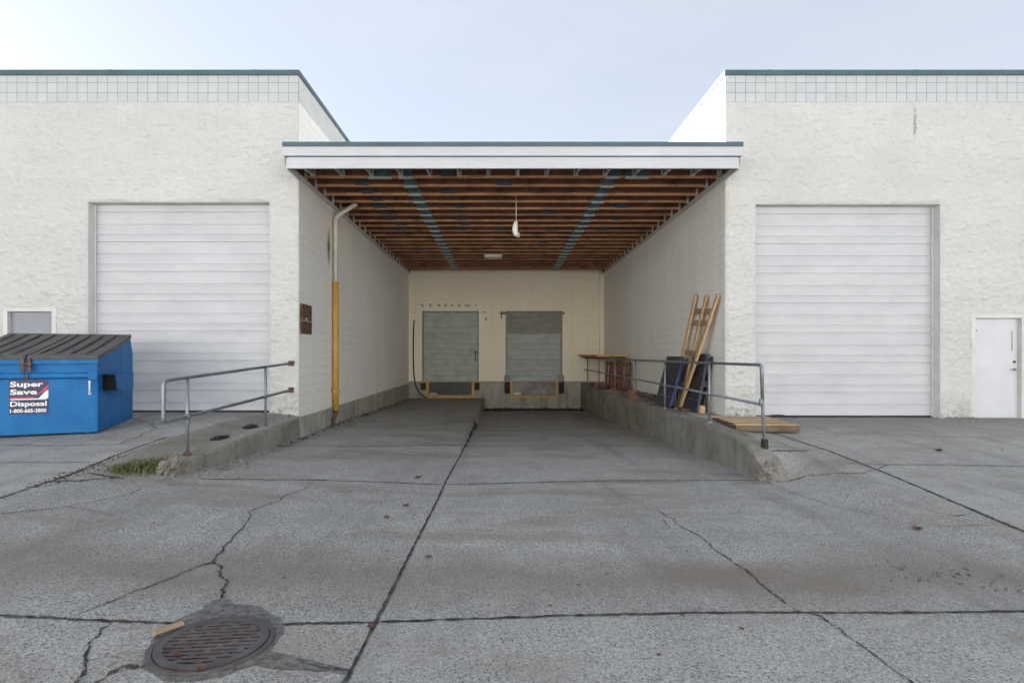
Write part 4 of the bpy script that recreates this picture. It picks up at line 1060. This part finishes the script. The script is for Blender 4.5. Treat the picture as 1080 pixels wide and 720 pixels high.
# loose sheet of planks on the far end of the rail and red slatted pallets under it
bt = thing('plank_board', 'orange wooden plank board lying on the rail at the far end of the walkway', 'plank board', (4.05,21.5,1.15))
for i in range(4):
    x0 = 3.5+i*0.29
    bm = bm_new(); box(bm, x0, x0+0.28, 19.4+0.1*(i%2), 24.1-0.2*(i%2), 1.20, 1.275); obj('plank', bm, M['plank'], bt, bevel=0.004)
bm = bm_new()
for D in (19.8,21.7,23.6): box(bm, 3.55, 4.62, D, D+0.09, 1.142, 1.199)
obj('batten', bm, M['oldwood'], bt)
for q, (D, x0, lab) in enumerate(((18.95,3.96,'front one of the red slatted wooden pallets leaning under the plank board'),(20.6,4.1,'rear one of the red slatted wooden pallets leaning under the plank board'))):
    t = thing('red_pallet', lab, 'pallet', (4.3,D,zt_), 0, 'red pallets under the plank board')
    for i in range(6):
        x = x0+i*0.125
        bm = bm_new(); obox(bm, Vector((x-0.02,D,zt_+0.53)), Vector((0.038,0,0)), Vector((0,0.012,0)), Vector((0.045,0.09,0.52))); obj('slat', bm, M['redwood'], t)
    for u in (-0.42,0.0,0.42):
        bm = bm_new(); obox(bm, Vector((x0+0.3+u*0.09,D+0.06+u*0.17,zt_+0.53+u)), Vector((0.36,0,0)), Vector((0,0.04,0)), Vector((0,0.0,0.045))); obj('stringer', bm, M['redwood'], t)
# pallet lying on the ground by the right overhead door
pc = [g(752,451),g(842,458)]
pz = gz(4.8,10.1)
pal = thing('wooden_pallet', 'weathered wooden pallet lying flat in front of the right overhead door', 'pallet', (4.8,10.1,pz), R(-3))
bm = bm_new()
for i in range(7):
    y = -0.58+i*0.19; box(bm, -0.56+0.02*(i%3), 0.56-0.015*(i%2), y-0.0, y+0.108, 0.115, 0.135, i%2)
obj('deck_boards', bm, [M['pineY'], M['palewood']], pal, local=True, bevel=0.003)
for x in (-0.53,0.0,0.49):
    bm = bm_new(); box(bm, x, x+0.04, -0.58, 0.70, 0.026, 0.114); obj('stringer', bm, M['oldwood'], pal, local=True)
bm = bm_new()
for y in (-0.58,0.0,0.55): box(bm, -0.56, 0.56, y, y+0.14, 0.005, 0.025)
obj('bottom_boards', bm, M['oldwood'], pal, local=True)
bm = bm_new(); box(bm,-0.56,0.56,-0.605,-0.581,0.03,0.114); obj('end_board', bm, M['oldwood'], pal, local=True)
# loose wire behind the pallet
bm = bm_new(); tube(bm, arc_path([(5.2,10.95,gz(5.2,10.95)+0.02),(5.45,11.0,0.0),(5.75,11.02,0.03),(6.1,11.0,-0.03)],0.3,6), 0.012, 6); tag(obj('wire', bm, M['rubber'], loc=(5.5,11,0)), 'loose dark wire lying at the foot of the right overhead door', 'wire')

# blocks at the foot of the kerb
for i, (px, py, l, w, h, a, m, lab) in enumerate(((668,452,0.24,0.14,0.14,0.4,'brick','orange brick block on the bay floor by the middle of the kerb'),(627,433,0.5,0.2,0.14,0.2,'brick','orange brick block on the bay floor near the rear end of the kerb'),(646,443,0.55,0.12,0.08,1.1,'oldwood','dark wood block on the bay floor between the two orange bricks'),(748,480,0.2,0.1,0.04,0.7,'oldwood','flat dark wood chip on the bay floor by the front of the kerb'))):
    p = g(px,py); bm = bm_new(); mt = Matrix.Translation(p)@Matrix.Rotation(a,4,'Z'); box(bm,-w/2,w/2,-l/2,l/2,-0.01,h,0,mt)
    tag(obj('brick' if m == 'brick' else 'wood_block', bm, M[m], loc=p, bevel=0.01), lab, 'brick' if m == 'brick' else 'wood block')
# black rubbish on the left wall strip
for i, (px, py, lab) in enumerate(((236,462,'larger black rag lying on the ground behind the left retaining wall'),(268,450.5,'smaller black rag lying nearer the wall behind the left retaining wall'))):
    p = g(px-4,py); bm = bm_new(); bmesh.ops.create_icosphere(bm, subdivisions=4, radius=1.0)
    for v in bm.verts:
        d = v.co.copy(); n = 1+0.45*noise.noise(d*2+Vector((i*5,0,0)))+0.25*noise.noise(d*5)
        v.co = p+Vector((d.x*0.10*n, d.y*0.18*n, d.z*0.035*n+0.008))
    tag(obj('black_rag', bm, M['rubber'], loc=p), lab, 'rag')

# ------------------------------------------------------------------ loose stuff: gravel, dirt, leaves, grass
def stones(bm, p, r, rr):
    m = Matrix.Translation(p)@Matrix.Rotation(rr.uniform(0,6),4,'Z')@Matrix.Rotation(rr.uniform(0,6),4,'X')@Matrix.Diagonal((r*rr.uniform(0.7,1.3),r*rr.uniform(0.7,1.2),r*rr.uniform(0.5,1),1))
    bmesh.ops.create_icosphere(bm, subdivisions=1, radius=1.0, matrix=m)
def scatter(name, label, n, fn, rmin, rmax, mat, seed):
    rr = random.Random(seed); bm = bm_new()
    for i in range(n):
        X, D = fn(rr); stones(bm, Vector((X,D,gz(X,D)+0.004)), rmin+(rmax-rmin)*rr.random()**3, rr)
    return tag(obj(name, bm, mat), label, 'gravel' if 'gravel' in name else 'debris', None, 'stuff')
def fL(rr):
    t = rr.random(); D = 6.45+t*3.4; w = 0.6*(1-t)+0.15
    return XL+0.05+abs(rr.gauss(0,w*0.5))-(0.35*rr.random() if D < 6.8 else 0), D
scatter('gravel', 'loose grey gravel at the foot of the left retaining wall', 420, fL, 0.007, 0.03, M['gravel'], 1)
scatter('gravel', 'fine gravel and grit along the foot of the dock walkway kerb', 240, lambda r: (xk(12)-0.02-abs(r.gauss(0,0.13)), 7.4+r.random()**1.3*15), 0.006, 0.022, M['gravel'], 2)
scatter('grit', 'specks of grit and pebbles strewn over the concrete yard', 320, lambda r: (r.uniform(-9,9), r.uniform(2.2,10.5)) , 0.004, 0.014, M['gravel'], 3)
scatter('grit', 'pieces of black broken asphalt scattered at the right of the yard', 70, lambda r: (3.3+r.gauss(0,0.30), 4.0+r.gauss(0,0.16)), 0.004, 0.019, M['patch'], 4)
def fB(rr):
    return rr.uniform(XJ+0.05,XK-0.2), D2-0.06-abs(rr.gauss(0,0.45))
scatter('leaf_debris', 'dark drift of dead leaves and dirt along the foot of the rear bay wall', 800, fB, 0.02, 0.11, M['dirt'], 5)
scatter('leaf_debris', 'dirt and grit lying along the foot of the left bay wall', 300, lambda r: (XL+0.03+abs(r.gauss(0,0.15)), r.uniform(10,24)), 0.008, 0.03, M['dirt'], 6)
scatter('debris', 'dirt collected along the cracked joint beside the dumpster', 260, lambda r: (-5.22+r.gauss(0,0.07), 6.5+r.uniform(-0.6,0.8)), 0.003, 0.012, M['dirt'], 7)
scatter('gravel', 'pale paint flakes and gravel at the foot of the right wing wall', 260, lambda r: ((r.uniform(4.75,5.35) if r.random() < 0.5 else r.uniform(9.3,9.9)), D1-0.04-abs(r.gauss(0,0.06))), 0.01, 0.045, M['gravel'], 8)
scatter('gravel', 'pale paint flakes and gravel at the foot of the left wing wall', 160, lambda r: (r.uniform(-4.88,-4.35), D1-0.04-abs(r.gauss(0,0.09))), 0.012, 0.05, M['gravel'], 9)
# grass tuft
rr = random.Random(5); bm = bm_new()
for i in range(1100):
    t = rr.random()**1.3; X = -4.55-0.42*t+rr.gauss(0,0.05); D = 7.05-0.24*t+rr.gauss(0,0.13); z = gz(X,D)
    h = rr.uniform(0.03,0.15)*(1.1-0.7*t); a = rr.uniform(0,6.28); w = rr.uniform(0.002,0.0045); ln = rr.uniform(0.02,0.24)
    d = Vector((math.cos(a),math.sin(a),0)); s = Vector((-d.y,d.x,0))*w
    p0 = Vector((X,D,z)); p1 = p0+d*ln*0.35+Vector((0,0,h*0.7)); p2 = p0+d*ln+Vector((0,0,h))
    v = [bm.verts.new(q) for q in (p0-s,p0+s,p1+s*0.8,p1-s*0.8,p2)]
    bm.faces.new((v[0],v[1],v[2],v[3])); bm.faces.new((v[3],v[2],v[4]))
tag(obj('grass', bm, M['grass']), 'tuft of yellow-green grass growing at the tip of the left retaining wall', 'grass', None, 'stuff')
# leaves
def leaf(p, size, mat, label, a, curl=0.5, group=None):
    bm = bm_new(); n = 9; pts = []
    out = [(0,-1),(0.25,-0.6),(0.6,-0.65),(0.5,-0.2),(0.95,0.05),(0.5,0.25),(0.45,0.6),(0.2,0.55),(0,1.0),(-0.2,0.55),(-0.45,0.6),(-0.5,0.25),(-0.95,0.05),(-0.5,-0.2),(-0.6,-0.65),(-0.25,-0.6)]
    c = bm.verts.new((0,0,0.006)); vs = []
    for x, y in out:
        vs.append(bm.verts.new((x*size, y*size, 0.008+curl*size*(x*x*0.5+0.25*abs(y)*y*y)+rnd.uniform(0,0.1)*size)))
    for i in range(len(vs)): bm.faces.new((c,vs[i],vs[(i+1)%len(vs)]))
    bmesh.ops.rotate(bm, verts=bm.verts, cent=(0,0,0), matrix=Matrix.Rotation(a,3,'Z'))
    bmesh.ops.translate(bm, verts=bm.verts, vec=p)
    tag(obj('fallen_leaf', bm, mat, loc=p), label, 'leaf', group)
leaf(g(441,504), 0.085, M['dryleaf'], 'largest dry brown leaf, curled up on the cross joint of the bay', 0.3, 1.2)
leaf(g(428,534), 0.055, M['dryleaf'], 'middle-sized dry brown leaf in front of the largest leaf, left of the long joint', 1.0, 0.9)
leaf(g(408,546), 0.045, M['redleaf'], 'small dark leaf nearest the camera of three left of the long joint', 2.0, 0.9)
leaf(g(391,662), 0.032, M['redleaf'], 'reddish leaf beside the long joint, to the right of the drain', 0.7, 0.7)
leaf(g(187,695)+Vector((0,0,0.018)), 0.028, M['redleaf'], 'reddish leaf lying on the slots of the drain grate', 0.2, 0.5)
leaf(g(212,709)+Vector((0,0,0.012)), 0.03, M['redleaf'], 'reddish leaf on the front rim of the drain grate', 1.2, 0.5)
leaf(g(967,558), 0.06, M['dryleaf'], 'dark brown leaf alone on the open yard at right', 1.2, 0.9)
leaf(g(990,475.5), 0.07, M['rubber'], 'black leaf-like scrap on the apron by the right overhead door', 0.4, 1.0)
leaf(g(452,588), 0.04, M['dryleaf'], 'small brown leaf just right of the long joint', 0.4, 0.8)
for px, py in ((695,692),(640,606),(610,618),(720,650),(782,664),(300,610),(580,640),(130,560)):
    leaf(g(px,py), 0.018, M['dryleaf'], 'tiny dry leaf fragment on the open concrete yard', rnd.uniform(0,6), 0.7, 'tiny leaf fragments on the yard')

# ------------------------------------------------------------------ added unseen warehouse behind the camera, to bounce sunlight into the bay
ob = thing('bounce_block', 'added unseen white warehouse across the yard, bouncing sunlight into the dock', 'building', (0,-19,-0.4))
bm = bm_new(); box(bm, -45, 45, -33, -19, -0.6, 10.0); obj('wall', bm, M['bouncewall'], ob)
bm = bm_new(); box(bm, -45.1, 45.1, -33.1, -18.9, 10.0, 10.15); obj('parapet_cap', bm, M['cap'], ob)
for i in range(7):
    x = -36+12*i; bm = bm_new(); box(bm, x-2, x+2, -18.99, -18.9, -0.4, 4.2); obj('overhead_door', bm, M['roll'], ob)
# ------------------------------------------------------------------ light, sky, camera
VEIL = (3.5, 3.65, 4.15)
SUN_EL, SUN_AZ = 17, -56    # azimuth from +Y, negative towards -X
w = bpy.data.worlds.new('World'); sc.world = w; w.use_nodes = True
nt = w.node_tree; bgn = nt.nodes['Background']
sky = nt.nodes.new('ShaderNodeTexSky'); sky.sky_type = 'NISHITA'; sky.sun_disc = False
sky.sun_elevation = R(SUN_EL); sky.sun_rotation = R(SUN_AZ); sky.altitude = 50; sky.air_density = 1.0; sky.dust_density = 0.4; sky.ozone_density = 1.5
tcw = nt.nodes.new('ShaderNodeTexCoord'); mpw = nt.nodes.new('ShaderNodeMapping'); mpw.inputs['Scale'].default_value = (1,1,3.5); nt.links.new(tcw.outputs['Generated'], mpw.inputs[0])
cl = noise_n(nt, mpw.outputs[0], 1.6, 6, 0.6)
veil = nt.nodes.new('ShaderNodeMapRange'); setin(veil, From_Min=0.3, From_Max=0.7, To_Min=0.62, To_Max=0.78); nt.links.new(cl, veil.inputs[0])
nt.links.new(mix(nt, veil.outputs[0], sky.outputs[0], (VEIL[0],VEIL[1],VEIL[2])), bgn.inputs[0]); bgn.inputs[1].default_value = 0.036
sl = bpy.data.lights.new('sun','SUN'); sl.energy = 5; sl.angle = R(0.5); sl.color = (1.0,0.945,0.87)
so = bpy.data.objects.new('sun', sl); COL.objects.link(so)
el, az = R(SUN_EL), R(SUN_AZ)
dirv = Vector((math.sin(az)*math.cos(el), math.cos(az)*math.cos(el), math.sin(el)))
so.rotation_euler = dirv.to_track_quat('Z','Y').to_euler(); so.location = dirv*60
cam = bpy.data.cameras.new('camera'); co = bpy.data.objects.new('camera', cam); COL.objects.link(co)
co.location = (0,0,CZ); co.rotation_euler = (R(90),0,0)
cam.sensor_width = 36; cam.lens = F/1080*36; cam.shift_x = (540-CX)/1080; cam.shift_y = (CY-360)/1080
cam.clip_start = 0.05; cam.clip_end = 2000
sc.camera = co
sc.view_settings.view_transform = 'Standard'; sc.view_settings.look = 'None'; sc.view_settings.gamma = 1.0; sc.view_settings.use_curve_mapping = False
sc.view_settings.exposure = 2.78
sc.view_settings.use_white_balance = True; sc.view_settings.white_balance_temperature = 6700; sc.view_settings.white_balance_tint = 6
sc.cycles.max_bounces = 10; sc.cycles.diffuse_bounces = 7
sc.cycles.use_denoising = True
